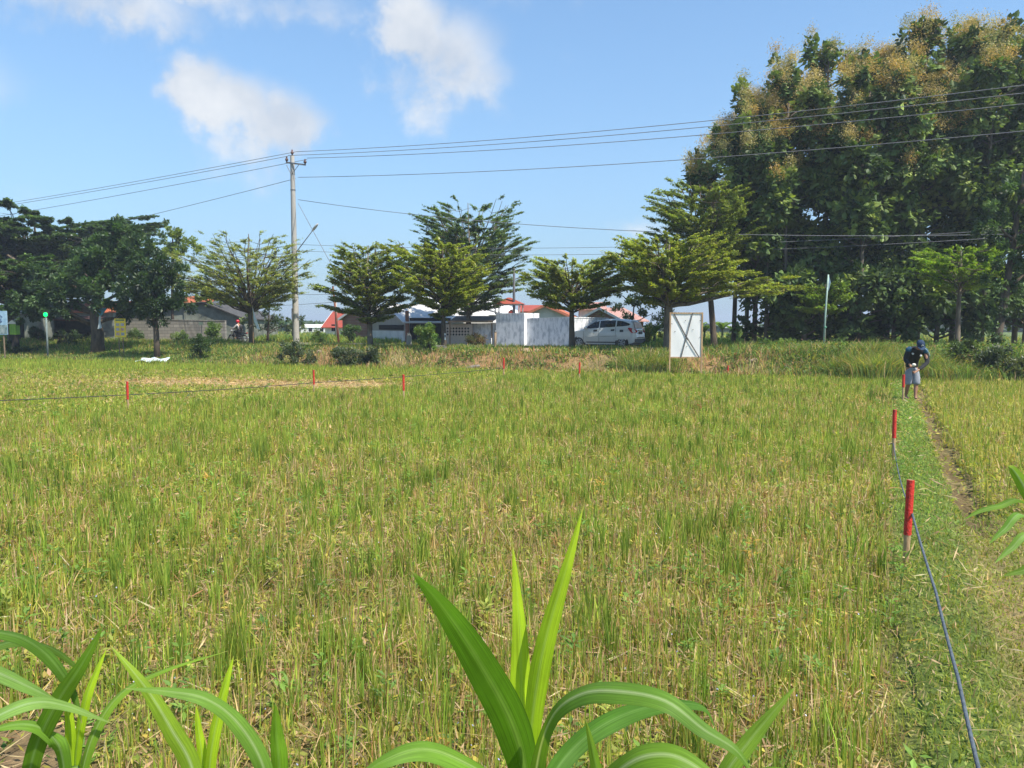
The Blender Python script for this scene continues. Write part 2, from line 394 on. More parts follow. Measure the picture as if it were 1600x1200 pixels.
# low weeds and straw litter everywhere in the near field
def ground_weeds():
    acc = Acc()
    n = 330000; X, Y = wedge(n, 2.0, 34, 1.15)
    t = Y-toe(X); p = path_p(X, Y)
    k = (t < .2) & ~((p > .40+.05*noise(X, Y, .3, 1)) & (p < .72+.1*noise(X, Y, .4, 3)) & (Y > 7.5) & (rng.random(n) < .82)) & (cut_zone(X, Y) < .4)
    k &= ~((np.exp(-((X+2.45)**2+(Y-3.3)**2)/.35) > .5) & (rng.random(n) < .8))
    X = X[k]; Y = Y[k]; p = p[k]; n = len(X); d = np.hypot(X, Y)
    onp = (p > -.22) & (p < .38) & (Y > 6.5); nearr = (p > -.3) & (Y < 8)
    clump = noise(X, Y, .35, 5)*.5+.5
    z = gz(X, Y)+rng.random(n)**1.6*np.where(onp, .05, np.where(nearr, .05, .03+.13*clump))
    a = rng.uniform(0, 2*pi, n); el = rng.uniform(-.1, .9, n); s = (.0085+.0012*d)*rng.uniform(.6, 1.5, n)*np.where(onp | nearr, .62, 1)
    A = np.stack([np.cos(a)*np.cos(el), np.sin(a)*np.cos(el), np.sin(el)], 1)*s[:, None]*1.5
    B = np.cross(A, rng.normal(0, .35, (n, 3))+np.array([0, 0, 1])); B *= (s/(np.linalg.norm(B, axis=1)+1e-9)*rng.uniform(.35, .8, n))[:, None]
    g = pick([(.22, .27, .045), (.31, .35, .06), OLIVE, (.42, .38, .08), DGREEN, TAN], [4, 3.4, 3, 1.4, .8, 1.6], n)
    pg = pick([(.21, .31, .06), (.28, .37, .08), (.15, .23, .04), (.36, .33, .11)], [3, 2, 1, .7], n)
    ng = pick([(.29, .31, .055), (.23, .28, .05), (.36, .34, .11), (.40, .31, .16)], [3.4, 3.6, 1.6, .7], n)
    c = np.where(onp[:, None], pg, np.where(nearr[:, None], ng, g))
    acc.add(leaves(np.stack([X, Y, z+.01], 1), A, B, c))
    tag(acc.build('weeds', GRASS), 'low leafy weeds between the stubble rows', kind='stuff')
    acc = Acc(); n = 120000; X, Y = wedge(n, 2.0, 34, 1.1)
    k = (Y-toe(X) < 0) & ((path_p(X, Y) < -.25) | ((path_p(X, Y) < .5) & (rng.random(n) < .22))); cz = cut_zone(X, Y)
    k &= (rng.random(n) < .45+.5*noise(X, Y, 1.3, 2)) | (cz > .3); X = X[k]; Y = Y[k]; n = len(X); d = np.hypot(X, Y)
    a = rng.uniform(0, 2*pi, n); L_ = rng.uniform(.03, .13, n)
    A = np.stack([np.cos(a), np.sin(a), rng.normal(.1, .3, n)], 1)*L_[:, None]
    B = np.stack([-np.sin(a), np.cos(a), rng.normal(0, .5, n)], 1)*(.0018*(1+d/5)*rng.uniform(.6, 1.6, n))[:, None]
    acc.add(leaves(np.stack([X, Y, gz(X, Y)+rng.random(n)*.09+.015], 1), A, B, pick([STRAW, TAN, (.56, .45, .28), RUST], [3, 3, 1.4, 1], n)))
    tag(acc.build('straw_litter', GRASS), 'dry straw lying between the stubble rows', kind='stuff')
    # upright leafy herbs with bigger leaves, reddish and yellow ones too
    acc = Acc(); m = 1100; X, Y = wedge(m, 2.6, 26, 1.2); k = (Y-toe(X) < -1) & (path_p(X, Y) < -.1); X = X[k]; Y = Y[k]; m = len(X)
    nl = 26; hh = rng.uniform(.10, .30, m); pal = np.array([(.20, .33, .06), (.14, .25, .05), (.32, .36, .07), (.52, .33, .07), (.40, .14, .05)])
    ci = rng.choice(5, m, p=[.45, .38, .135, .028, .007])
    XX = np.repeat(X, nl); YY = np.repeat(Y, nl); f = rng.random(m*nl); a = rng.uniform(0, 2*pi, m*nl); r = rng.uniform(.01, .055, m*nl)*(1.3-f)
    d = np.hypot(XX, YY); s = rng.uniform(.014, .03, m*nl)*(1+d/30)
    C = np.stack([XX+np.cos(a)*(r+s), YY+np.sin(a)*(r+s), gz(XX, YY)+f*np.repeat(hh, nl)], 1)
    A = np.stack([np.cos(a), np.sin(a), rng.normal(.25, .3, m*nl)], 1)*s[:, None]; B = np.stack([-np.sin(a), np.cos(a), rng.normal(0, .2, m*nl)], 1)*(s*.42)[:, None]
    acc.add(leaves(C, A, B, pal[np.repeat(ci, nl)]*(1+rng.normal(0, .15, (m*nl, 1))), .3))
    P = np.stack([X, Y, gz(X, Y)], 1); acc.add(blades(P, hh, np.full(m, .006), rng.normal(0, .05, m), rng.normal(0, .05, m), rng.uniform(0, 3, m), np.tile((.2, .2, .07), (m, 1))))
    tag(acc.build('herbs', GRASS), 'broad-leaved herbs, some yellow or reddish, among the stubble', kind='stuff')
    acc = Acc(); n = 2600; X, Y = wedge(n, 2.4, 14, 1.2); k = (path_p(X, Y) < -.1) & (noise(X, Y, .9, 6) > -.1); X = X[k]; Y = Y[k]; n = len(X)
    s = rng.uniform(.0035, .006, n); a = rng.uniform(0, 6, n)
    acc.add(leaves(np.stack([X, Y, gz(X, Y)+rng.uniform(.08, .2, n)], 1), np.stack([np.cos(a)*s, np.sin(a)*s, s*.6], 1), np.stack([-np.sin(a)*s, np.cos(a)*s, s*.5], 1), pick([(.6, .6, .75), (.45, .45, .75), (.75, .55, .1), (.65, .08, .05)], [5, 3, 1, .5], n)))
    tag(acc.build('wildflowers', GRASS), 'tiny pale violet flowers scattered in the field', kind='stuff')
    # fine short grass: path strip, right foreground
    acc = Acc(); n = 220000; X, Y = wedge(n, 2.2, 30, 1.3); p = path_p(X, Y)
    k = ((p > -.24) & (p < .40) & (Y-toe(X) < -.3)) | ((p > -.3) & (Y < 8.5)) | ((noise(X, Y, .8, 1) > .35) & (Y < 12) & (p < 0)) | ((Y-toe(X) > -1.3) & (Y-toe(X) < .3)); X = X[k]; Y = Y[k]; p = p[k]; n = len(X); d = np.hypot(X, Y)
    pale = (p > -.3) & (Y < 7.5); hh = rng.uniform(.03, .085, n)*np.where(Y-toe(X) > -1.4, 2, 1)
    c = np.where(pale[:, None], pick([(.30, .33, .06), (.25, .30, .05), STRAW, TAN], [5, 5, 1.8, 1.8], n), pick([(.26, .36, .07), (.19, .28, .055), OLIVE, TAN], [3, 3, 1.5, .5], n))
    acc.add(blades(np.stack([X, Y, gz(X, Y)], 1), hh, .004*(1+d/8)*np.ones(n), rng.normal(0, .5, n), rng.normal(0, .5, n), rng.uniform(0, 3, n), c))
    tag(acc.build('short_grass', GRASS), 'short bright grass along the narrow field path', kind='stuff')
ground_weeds()

# ------------------------------------------------------------------ bank and verge grasses
def bank_grass():
    acc = Acc(); n = 150000
    X = rng.uniform(-46, 34, n); t = rng.uniform(-.3, 10.5, n)
    Y = toe(X)+t; rd = road_d(X, Y)
    bare = noise(X, Y, 2.6, 3)*.5+.25*noise(X, Y, .9, 4)
    mid = sstep((X+17)/4)*(1-sstep((X-9.5)/3))
    k = (np.abs(rd) > 2.9) & ((rng.random(n) < np.where((t > .25) & (t < 3.0), 1-mid*(.62+.5*bare), .95))) & (Y < 62)
    k &= ~((rd < 0) & (rng.random(n) < .55*mid*(t > 4)))
    X = X[k]; Y = Y[k]; t = t[k]; mid = mid[k]; n = len(X)
    right = sstep((X-8)/3); left = sstep((-X-14)/4); z = gz(X, Y)
    h = rng.uniform(.14, .34, n)*(1+.5*left*sstep((t-4)/3)+.8*right)*(1+.4*noise(X, Y, 1.5, 2))
    c = pick([(.14, .23, .045), (.23, .32, .07), OLIVE, DGREEN, TAN, RUST], [4, 4, 2.4, 1.4, 1.3, .6], n)
    dryc = pick([TAN, STRAW, RUST, OLIVE, (.14, .22, .05)], [2.4, 1.2, 1.6, 2, 2.4], n)
    c = np.where(((t < 2.8) & (rng.random(n) < mid*.75))[:, None], dryc, c)
    acc.add(blades(np.stack([X, Y, z-.02], 1), h, rng.uniform(.018, .04, n), rng.normal(0, .35, n), rng.normal(0, .35, n), rng.uniform(-.9, .9, n), c))
    # road far side: taller bright grass
    n = 60000; X = rng.uniform(-50, 26, n); d = 2.9+rng.random(n)**1.3*9; Y = 46.9-.488*X+d/.899
    k = Y < 78; X = X[k]; Y = Y[k]; n = len(X)
    h = rng.uniform(.2, .55, n)*(1+.5*noise(X, Y, 3, 1)); c = pick([(.16, .27, .05), (.27, .36, .08), OLIVE, DGREEN], [4, 4, 2, 1], n)
    acc.add(blades(np.stack([X, Y, gz(X, Y)-.02], 1), h, rng.uniform(.03, .07, n), rng.normal(0, .35, n), rng.normal(0, .35, n), rng.uniform(-.9, .9, n), c))
    n = 26000; X = rng.uniform(-50, 45, n); Y = rng.uniform(48, 120, n); k = road_d(X, Y) > 10; X = X[k]; Y = Y[k]; n = len(X)
    acc.add(blades(np.stack([X, Y, gz(X, Y)], 1), rng.uniform(.2, .5, n), rng.uniform(.08, .16, n), rng.normal(0, .3, n), rng.normal(0, .3, n), rng.uniform(-.9, .9, n), pick([(.20, .28, .08), OLIVE], [3, 2], n)))
    tag(acc.build('bank_grass', GRASS), 'rough green and brown grass on the bank and verges', kind='stuff')
    # leafy cover and creepers
    acc = Acc(); n = 120000; X = rng.uniform(-40, 32, n); t = rng.uniform(-.1, 5, n); Y = toe(X)+t
    nn = noise(X, Y, 1.6, 5)*.6+noise(X, Y, .6, 6)*.4; mid = sstep((X+17)/4)*(1-sstep((X-9)/3))
    k = (nn > -.35+.42*mid) & (np.abs(road_d(X, Y)) > 2.9); X = X[k]; Y = Y[k]; nn = nn[k]; n = len(X); right = sstep((X-9)/3)
    z = gz(X, Y)+rng.random(n)**1.3*(.12+.25*np.clip(nn, 0, 1)+.45*right); a = rng.uniform(0, 2*pi, n); s = rng.uniform(.03, .07, n)
    A = np.stack([np.cos(a), np.sin(a), rng.normal(.1, .5, n)], 1)*s[:, None]; B = np.stack([-np.sin(a), np.cos(a), rng.normal(0, .4, n)], 1)*(s*.6)[:, None]
    acc.add(leaves(np.stack([X, Y, z], 1), A, B, pick([(.10, .18, .035), (.16, .25, .05), (.06, .11, .025), (.28, .30, .07), (.30, .18, .08)], [4, 3, 2, 1, .8], n), .2))
    tag(acc.build('creepers', GRASS), 'leafy ground cover and creepers on the bank', kind='stuff')
    # arching long grass at the right, by the person
    acc = Acc()
    for (px, Y0, k, sc) in ((1345, 28.6, 800, 1.0), (1375, 27.6, 800, 1.05), (1396, 28.2, 500, 1.1), (1310, 29.0, 600, .7), (1362, 29.6, 500, .9), (1470, 27.4, 500, .8), (1500, 26.9, 400, .7), (1010, 31.6, 900, .75), (985, 32.2, 700, .6), (1040, 31.6, 500, .6), (1450, 28.0, 500, .9)):
        c = at(px, 600, Y0); a = rng.uniform(0, 2*pi, k); r = np.abs(rng.normal(0, .45, k))
        P = np.stack([c.x+np.cos(a)*r, Y0+np.sin(a)*r*.9, np.zeros(k)], 1); P[:, 2] = gz(P[:, 0], P[:, 1])
        V, Q, C = blades(P, rng.uniform(.7, 1.25, k)*sc, rng.uniform(.012, .028, k), rng.normal(0, .35, k)+np.cos(a)*.35, rng.normal(0, .3, k)-.25, rng.uniform(-.8, .8, k), pick([(.17, .26, .06), (.26, .34, .09), OLIVE, TAN], [4, 2.5, 2, 1.4], k))
        V = V.reshape(k, 6, 3); V[:, 4:, 2] -= (rng.uniform(.1, .5, k)*sc*.6)[:, None]
        acc.add((V.reshape(-1, 3), Q, C))
    tag(acc.build('tall_grass', GRASS), 'long arching grass on the bank edge by the person and car', kind='stuff')
bank_grass()
#@@TREES
# ------------------------------------------------------------------ trees
def limb_path(p0, p1, sag=0, k=5, wob=.06):
    p0 = Vector(p0); p1 = Vector(p1); L = (p1-p0).length; out = []
    for i in range(k+1):
        t = i/k; p = p0.lerp(p1, t); p.z += sag*L*sin(pi*t)*.5
        if 0 < i < k: p += Vector((random.gauss(0, wob), random.gauss(0, wob), random.gauss(0, wob)))*L*.5
        out.append(p)
    return out
def tiered_tree(base,  H, cb, prof, label, col, nl=30, seed=1, trunk_r=.16, name='tree', leaf=.058, dens=1.0, spread=.42, fork=.32, group=None, low=None, extra=(), lean=(0, 0), cat='tree', flat=.36):
    """umbrella tree: limbs fan out of the trunk and carry flat sprays of small leaves. prof: crown radius at 0..1 of crown height"""
    random.seed(seed); g = np.random.default_rng(seed)
    root = empty(name, base, 0, label, cat, group)
    tr = MB(); top = Vector((lean[0], lean[1], H*.93)); pts = [Vector((0, 0, -.3)), Vector((.02, 0, .4)), Vector((lean[0]*.2, lean[1]*.2, cb*.8)), Vector((lean[0]*.5+random.gauss(0, .1), lean[1]*.5, cb+(H-cb)*.4)), top]
    tr.tube(pts, [trunk_r*1.35, trunk_r*1.05, trunk_r*.85, trunk_r*.4, .02], 9)
    def axis(z):
        for a, b in zip(pts, pts[1:]):
            if a.z <= z <= b.z: return a.lerp(b, (z-a.z)/(b.z-a.z))
        return pts[-1].copy()
    discs = []   # centre, radius, dir
    ends = []
    for i in range(nl):
        nt_ = max(3, round((H-cb)/.52)); t = ((i+.5)/nl)**.9
        if fork > .2: t = min(.99, (int(t*nt_)+.5)/nt_+random.gauss(0, .018))
        phi = i*2.399+random.gauss(0, .25)
        rad = np.interp(t, np.linspace(0, 1, len(prof)), prof)*random.choice((random.uniform(.6, .9), random.uniform(.85, 1.05), random.uniform(1.0, 1.18)))
        ze = cb+(H-cb)*t*random.uniform(.93, 1.03)+(.25 if fork > .2 else 0)*rad*.3
        ends.append((Vector((rad*cos(phi), rad*sin(phi), 0))+axis(ze)*1.0, t))
    for e in extra: ends.append((Vector(e), .3))
    for e, t in ends:
        zs = max(cb*.72, cb*.8+(e.z-cb*.8)*fork*random.uniform(.7, 1.1))
        p0 = axis(min(zs, H*.85)); path = limb_path(p0, e, .18*(1-t) if fork < .2 else .10*(1-t*.9), 6, .03)
        L = (e-p0).length; r0 = trunk_r*.34*min(1, L/2.2)
        tr.tube(path, list(np.linspace(r0, .012, 7)), 5, cap=False)
        d = (e-p0); d.z = 0; d = d.normalized() if d.length > .01 else Vector((1, 0, 0)); s = Vector((-d.y, d.x, 0)); hl = Vector((e.x-p0.x, e.y-p0.y, 0)).length; pt = .08 if leaf > .09 else max(0, min(.34, (e.z-p0.z)/max(.3, hl)*.36))
        for f, w in ((.42, .6), (.55, .8), (.7, 1.0), (.84, .95), (.97, .7)):
            j = f*6; k = int(j); q = path[k].lerp(path[min(k+1, 6)], j-k)
            for side in ((-1, 1) if f < .9 else (0,)):
                o = s*side*w*L*.24*random.uniform(.5, 1.3)
                c = q+o+d*random.uniform(0, .2)*L+Vector((0, 0, random.uniform(-.01, .04)*L+.02))
                if side: tr.tube([q, q.lerp(c, .5)+Vector((0, 0, .03)), c], [.015, .01, .005], 4, cap=False)
                discs.append((c, spread*random.uniform(.6, 1.2)*(.75+.4*min(1, L/2.5))*(1.05 if side else .8), d, pt))
    acc = Acc(); C_ = []; 
    for c, r, d, pt in discs:
        k = int(250*dens*(r/.45)**2*(.1/(leaf+.025))**1.2); a = g.uniform(0, 2*pi, k); rr = r*np.sqrt(g.random(k)); # elongated along limb, thin
        u = np.cos(a)*rr*1.5; v = np.sin(a)*rr*.62
        lob = .6+.4*np.cos(a*3+g.uniform(0, 6))
        u *= lob; v *= lob
        x = c.x+d.x*u-d.y*v; y = c.y+d.y*u+d.x*v; z = c.z+g.normal(0, .022+.03*r, k)-.10*(rr/r)**2*r+pt*u
        C_.append(np.stack([x, y, z], 1))
    C_ = np.concatenate(C_); n = len(C_)
    a = g.uniform(0, 2*pi, n); el = g.normal(.1, flat, n); s = leaf*g.uniform(.6, 1.4, n)
    A = np.stack([np.cos(a)*np.cos(el), np.sin(a)*np.cos(el), np.sin(el)], 1)*s[:, None]
    nr = g.normal(0, flat*.8, (n, 3))+np.array([0, 0, 1.]); B = np.cross(A, nr); B *= (s*.55/(np.linalg.norm(B, axis=1)+1e-9))[:, None]
    cc = np.array(col)*(1+g.normal(0, .2, (n, 1)))*(1+g.normal(0, .06, (n, 3)))
    sel = g.random(n) < .12; cc[sel] *= np.array([1.45, 1.25, .9])
    tr.build('trunk', BARK if cat == 'tree' and seed % 2 else PALEBARK, root, smooth=True)
    V, Q, CC = leaves(C_, A, B, cc); bulk('crown', V, Q, LEAF, root, CC)
    return root
def clump_tree(base, H, trunk, clumps, label, cols, wts, leaf=.1, per=260, seed=1, trunk_r=.2, name='tree', droop=.0, mat=None, aspect=.5, group=None, bark=None, limbs=True, blossom=None, fold=.15, ncl=1.0, part='crown', cat='tree'):
    """clumps: (x,y,z,rx,ry,rz) ellipsoids of foliage, local coords; filled with smaller leaf bunches"""
    random.seed(seed); g = np.random.default_rng(seed)
    root = empty(name, base, 0, label, cat, group); tr = MB()
    tp = [Vector(p) for p in trunk]; tr.tube(tp, list(np.linspace(trunk_r, trunk_r*.3, len(tp))), 9)
    CC_ = []; AX = []
    for (x, y, z, rx, ry, rz) in clumps:
        if limbs:
            # leave the trunk at the nearest point below the clump
            zz = min(tp[-1].z, max(tp[0].z+min(.8, H*.2), z-rz*.6-max(rx, .5)*.4)); q = tp[-1].copy()
            for a, b in zip(tp, tp[1:]):
                if a.z <= zz <= b.z+1e-6: q = a.lerp(b, (zz-a.z)/max(1e-6, b.z-a.z))
            tr.tube(limb_path(q, (x, y, z-rz*.2), .1, 4), list(np.linspace(trunk_r*.35, .02, 5)), 5, cap=False)
        m = max(4, int(ncl*9*(rx*ry*rz)**(2/3)/.35**2/6))
        for _ in range(m):
            v = g.normal(0, 1, 3); v /= np.linalg.norm(v); rr = g.uniform(.45, 1.08)
            CC_.append((x+v[0]*rx*rr, y+v[1]*ry*rr, z+v[2]*rz*rr)); AX.append(v)
    CC_ = np.array(CC_); AX = np.array(AX); m = len(CC_)
    k = per; n = m*k
    bn = g.normal(0, 1, (n, 3)); bn /= np.linalg.norm(bn, axis=1, keepdims=True)
    br = np.repeat(g.uniform(.22, .42, m), k)*(leaf/.1)**.6
    C_ = np.repeat(CC_, k, 0)+bn*(br*g.random(n)**.5)[:, None]
    A = bn*.8+np.repeat(AX, k, 0)*.5+g.normal(0, .35, (n, 3)); A[:, 2] -= droop; A /= np.linalg.norm(A, axis=1, keepdims=True)
    s = leaf*g.uniform(.6, 1.3, n); up = g.normal(0, .45, (n, 3))+np.array([0, 0, 1.])+bn*.5
    B = np.cross(A, up); B /= (np.linalg.norm(B, axis=1, keepdims=True)+1e-9)
    cl = np.array(cols)[g.choice(len(cols), m, p=np.array(wts)/sum(wts))]
    cc = np.repeat(cl*(1+g.normal(0, .12, (m, 1))), k, 0)*(1+g.normal(0, .16, (n, 1)))
    tr.build('trunk', bark or BARK, root, smooth=True)
    V, Q, CC = (broad_leaves if mat is TEAKM else leaves)(C_, A*s[:, None], B*(s*aspect)[:, None], cc, fold); bulk(part, V, Q, mat or LEAF, root, CC)
    if blossom:
        zt = blossom[0]; sel = CC_[(CC_[:, 2] > zt) & (g.random(m) < .75*blossom[1]*(.3+1.0*np.clip((CC_[:, 2]-zt)/(H-zt), 0, 1)))]
        if len(sel):
            k = 260; q = len(sel); n = q*k; v = g.normal(0, 1, (n, 3))
            out = sel-np.array([0, 0, H*.45]); out /= np.linalg.norm(out, axis=1, keepdims=True)
            c0 = sel+out*np.array(.35)+np.array([0, -.1, .25])
            C_ = np.repeat(c0, k, 0)+v*np.array([.19, .19, .22]); A = g.normal(0, 1, (n, 3)); A /= np.linalg.norm(A, axis=1, keepdims=True); B = np.cross(A, g.normal(0, 1, (n, 3))); B /= np.linalg.norm(B, axis=1, keepdims=True)
            c2 = np.repeat(np.array([(.50, .38, .16), (.38, .33, .14), (.50, .33, .10)])[g.choice(3, q)], k, 0)*(1+g.normal(0, .15, (n, 1)))
            V, Q, CC = leaves(C_, A*.045, B*.02, c2); bulk('blossom', V, Q, LEAF, root, CC)
    return root
def base_at(px, Y, dz=0):
    x = (px-800)/F*Y/1.0; p = at(px, 540, Y); return Vector((p.x, Y, gzs(p.x, Y)+dz))
def hz(py, Y): return at(800, py, Y).z     # world height seen at row py at depth Y

YG = (.19, .27, .045); MG = (.11, .19, .04); DG = (.06, .11, .03); BG = (.09, .16, .045)
# roadside umbrella trees (front row)
def T(px, Y, ytop, ycb, wl, prof, label, col, **k):
    b = base_at(px, Y); S = F/Y; H = hz(ytop, Y)-b.z; cb = hz(ycb, Y)-b.z; r = wl/S
    return tiered_tree(b, H, cb, [q*r for q in prof], label, col, **k)
T(393, 47, 352, 478, 92, (.35, .85, 1.0, .98, .85, .62, .4), 'wide open-crowned umbrella tree with yellow-green leaves left of the concrete pole', (.30, .34, .10), seed=11, nl=54, dens=.6, spread=.36, leaf=.05, fork=.03, trunk_r=.17, extra=((-5.9, -.3, 5.1), (-6.2, .2, 3.9), (-5.2, -.6, 4.5), (-4.6, .6, 5.6), (-5.0, .3, 3.4)))
T(578, 41, 371, 506, 70, (.25, .85, 1.0, .9, .8, .62, .4), 'small round-topped umbrella tree with flat tiers, right of the concrete pole', (.25, .30, .065), seed=12, nl=46, dens=1.05, spread=.34, fork=.45, trunk_r=.15)
T(693, 39.5, 366, 496, 74, (.15, .5, .85, 1.0, .85, .6, .35), 'yellow-green umbrella tree in front of the tallest roadside tree', (.30, .35, .055), seed=13, nl=46, dens=1.05, spread=.34, fork=.4, trunk_r=.14, extra=((-2.3, 0, 5.6), (-2.6, .3, 5.4)))
T(732, 51, 300, 490, 84, (.3, .75, .95, 1.0, .92, .8, .7, .55), 'tallest roadside umbrella tree with bluish dark green tiers', (.15, .22, .075), seed=14, nl=74, dens=1.05, spread=.40, fork=.4, trunk_r=.2)
T(893, 38.5, 394, 486, 74, (.4, .85, 1.0, .95, .85, .6), 'small umbrella tree standing in front of the white car', (.29, .34, .065), seed=15, nl=36, dens=1.0, spread=.34, fork=.4, trunk_r=.15)
T(1044, 36, 356, 476, 90, (.45, .85, 1.0, .95, .8, .5), 'stout umbrella tree behind the white board with a long yellow-green branch', (.31, .36, .06), seed=16, nl=54, dens=1.1, spread=.36, fork=.35, trunk_r=.24, extra=((4.4, -.3, 3.2), (5.3, -.5, 3.0), (3.9, .4, 3.7), (4.8, .1, 3.4), (5.6, -.2, 2.9)))
T(1115, 40.8, 268, 455, 84, (.3, .6, .5, .85, 1.0, .7, .4), 'tall slim umbrella tree behind the stout one, its crown left of the big teaks', (.25, .31, .07), seed=17, nl=42, dens=1.05, spread=.42, fork=.5, trunk_r=.17, lean=(-.9, 0))
T(1495, 36, 378, 455, 62, (.75, 1.0, .9, .6), 'low bright umbrella tree in front of the dark teaks', (.24, .36, .04), seed=18, nl=24, dens=.9, spread=.32, fork=.4, trunk_r=.12)
T(1287, 38.5, 436, 492, 42, (.8, 1.0, .8, .4), 'sapling umbrella tree under the teaks by the green flag pole', (.20, .30, .05), seed=19, nl=16, dens=.9, spread=.3, fork=.4, trunk_r=.08)
# left dark trees
T(62, 66, 327, 420, 165, (.7, .95, 1.0, .95, .75), 'broad flat-topped rain tree spreading at the far left', (.075, .13, .04), seed=20, nl=60, dens=.75, spread=1.15, fork=.15, trunk_r=.42, leaf=.13)
T(18, 52, 395, 470, 150, (.8, 1.0, .9, .6), 'low dark umbrella tree at the left edge behind the blue banner', (.075, .135, .035), seed=21, nl=44, dens=.8, spread=.75, fork=.25, trunk_r=.24, leaf=.1)
b = base_at(152, 46); S = F/46
clump_tree(b, 9, [(0, 0, -.3), (.05, 0, 1.2), (-.1, 0, 2.6), (.3, .2, 4.6), (.9, .2, 7.0)],
    [(-2.4, -.6, 2.7, 1.3, .8, .7), (2.2, .3, 2.7, 1.2, .8, .7), (-4.4, .2, 2.5, 1.2, 1.0, .7), (-2.2, 0, 3.6, 1.6, 1.5, 1.0), (-.8, .4, 5.0, 1.3, 1.5, 1.1), (1.0, -.3, 5.6, 1.4, 1.4, 1.3), (1.6, .3, 7.0, .9, 1.0, .9), (2.6, .2, 5.6, 1.1, 1.2, 1.2), (2.6, -.5, 3.9, 1.3, 1.4, 1.1), (.9, -.9, 3.7, 1.2, 1.0, 1.1), (-2.9, .8, 4.6, 1.4, 1.4, .8), (3.6, 0, 4.6, 1.0, 1.1, 1.1), (.2, .7, 6.4, 1.0, 1.0, .8), (-4.1, .4, 3.4, 1.3, 1.2, .8), (1.3, .3, 7.8, .45, .5, .5)],
    'big dense dark tree with a thick forked trunk and torn blue banner on it', [(.06, .115, .035), (.045, .085, .03), (.095, .16, .055)], [4, 3, 1.5], leaf=.12, per=120, seed=31, trunk_r=.42, aspect=.55, ncl=1.3)
b = base_at(245, 42)
clump_tree(b, 6, [(0, 0, -.3), (0, 0, 1.4), (-.05, 0, 2.6), (.1, .1, 4.4)],
    [(-.9, 0, 3.3, .9, .9, .8), (.5, .2, 3.2, 1.0, 1.0, .9), (-.2, -.3, 4.3, 1.1, 1.0, .9), (-1.5, .2, 4.2, .9, .8, .9), (.9, .1, 4.5, .8, .8, .8), (.1, .2, 5.4, .9, .8, .7), (1.4, 0, 3.2, .6, .7, .6), (0, -.4, 2.5, .8, .7, .5)],
    'smaller dark rounded tree with a straight trunk beside the fallen white sheet', [(.045, .085, .028), (.03, .06, .02)], [3, 2], leaf=.1, per=110, seed=32, trunk_r=.19, ncl=1.3)
b = base_at(272, 60)
clump_tree(b, 9, [(0, 0, -.2), (0, 0, 3), (.1, 0, 7.3)], [(0, 0, 8.0, 1.1, 1.0, 1.0), (-.9, 0, 6.8, 1.0, 1.0, .9), (.9, 0, 6.6, 1.0, 1.0, .9), (1.9, .2, 4.2, 1.2, 1.1, .9), (1.4, 0, 7.2, 1.0, .9, .8), (.3, -.2, 8.7, .8, .8, .7), (.4, .1, 5.3, 1.2, 1.2, .8), (2.8, 0, 3.2, .9, .9, .6)],
    'light green tree rising behind the dark rounded tree and the grey shed', [(.22, .28, .06), (.16, .22, .05)], [3, 2], leaf=.11, per=90, seed=33, trunk_r=.2, ncl=.9)
b = base_at(418, 58)
clump_tree(b, 4.6, [(0, 0, -.2), (.1, 0, 1.2), (.2, 0, 2.6)], [(-.8, 0, 2.6, 1.1, .9, .9), (.6, 0, 2.3, 1.0, .9, .9), (.1, 0, 3.5, .9, .8, .6), (-1.6, 0, 1.6, .8, .8, .7), (0, -.2, 1.3, 1.1, .8, .7), (1.6, 0, 1.4, .7, .7, .8), (2.6, 0, 1.5, .5, .5, .8)],
    'grey-green bushy tree behind the open-crowned umbrella tree', [(.10, .14, .055), (.07, .11, .04), (.16, .21, .07)], [3, 2, 1], leaf=.09, per=60, seed=34, trunk_r=.12, ncl=1.0)
b = base_at(985, 50)
clump_tree(b, 5, [(0, 0, -.2), (.1, 0, 1.2), (.2, 0, 2.6)], [(-1.0, 0, 3.6, 1.3, .9, .9), (.6, 0, 3.3, 1.2, .9, .9), (1.4, 0, 2.2, 1.2, .8, .8), (-.5, 0, 2.2, 1.4, .8, .8), (1.8, 0, 1.0, 1.1, .8, .8), (.6, 0, 1.2, 1.1, .8, .8), (2.7, -.2, 1.6, .8, .8, 1.1)],
    'loose brownish-green bushy tree behind the rear of the white car', [(.15, .17, .05), (.10, .15, .04), (.20, .25, .05), (.24, .18, .09)], [3, 2, 2, 1.2], leaf=.085, per=70, seed=35, trunk_r=.12, ncl=1.1)

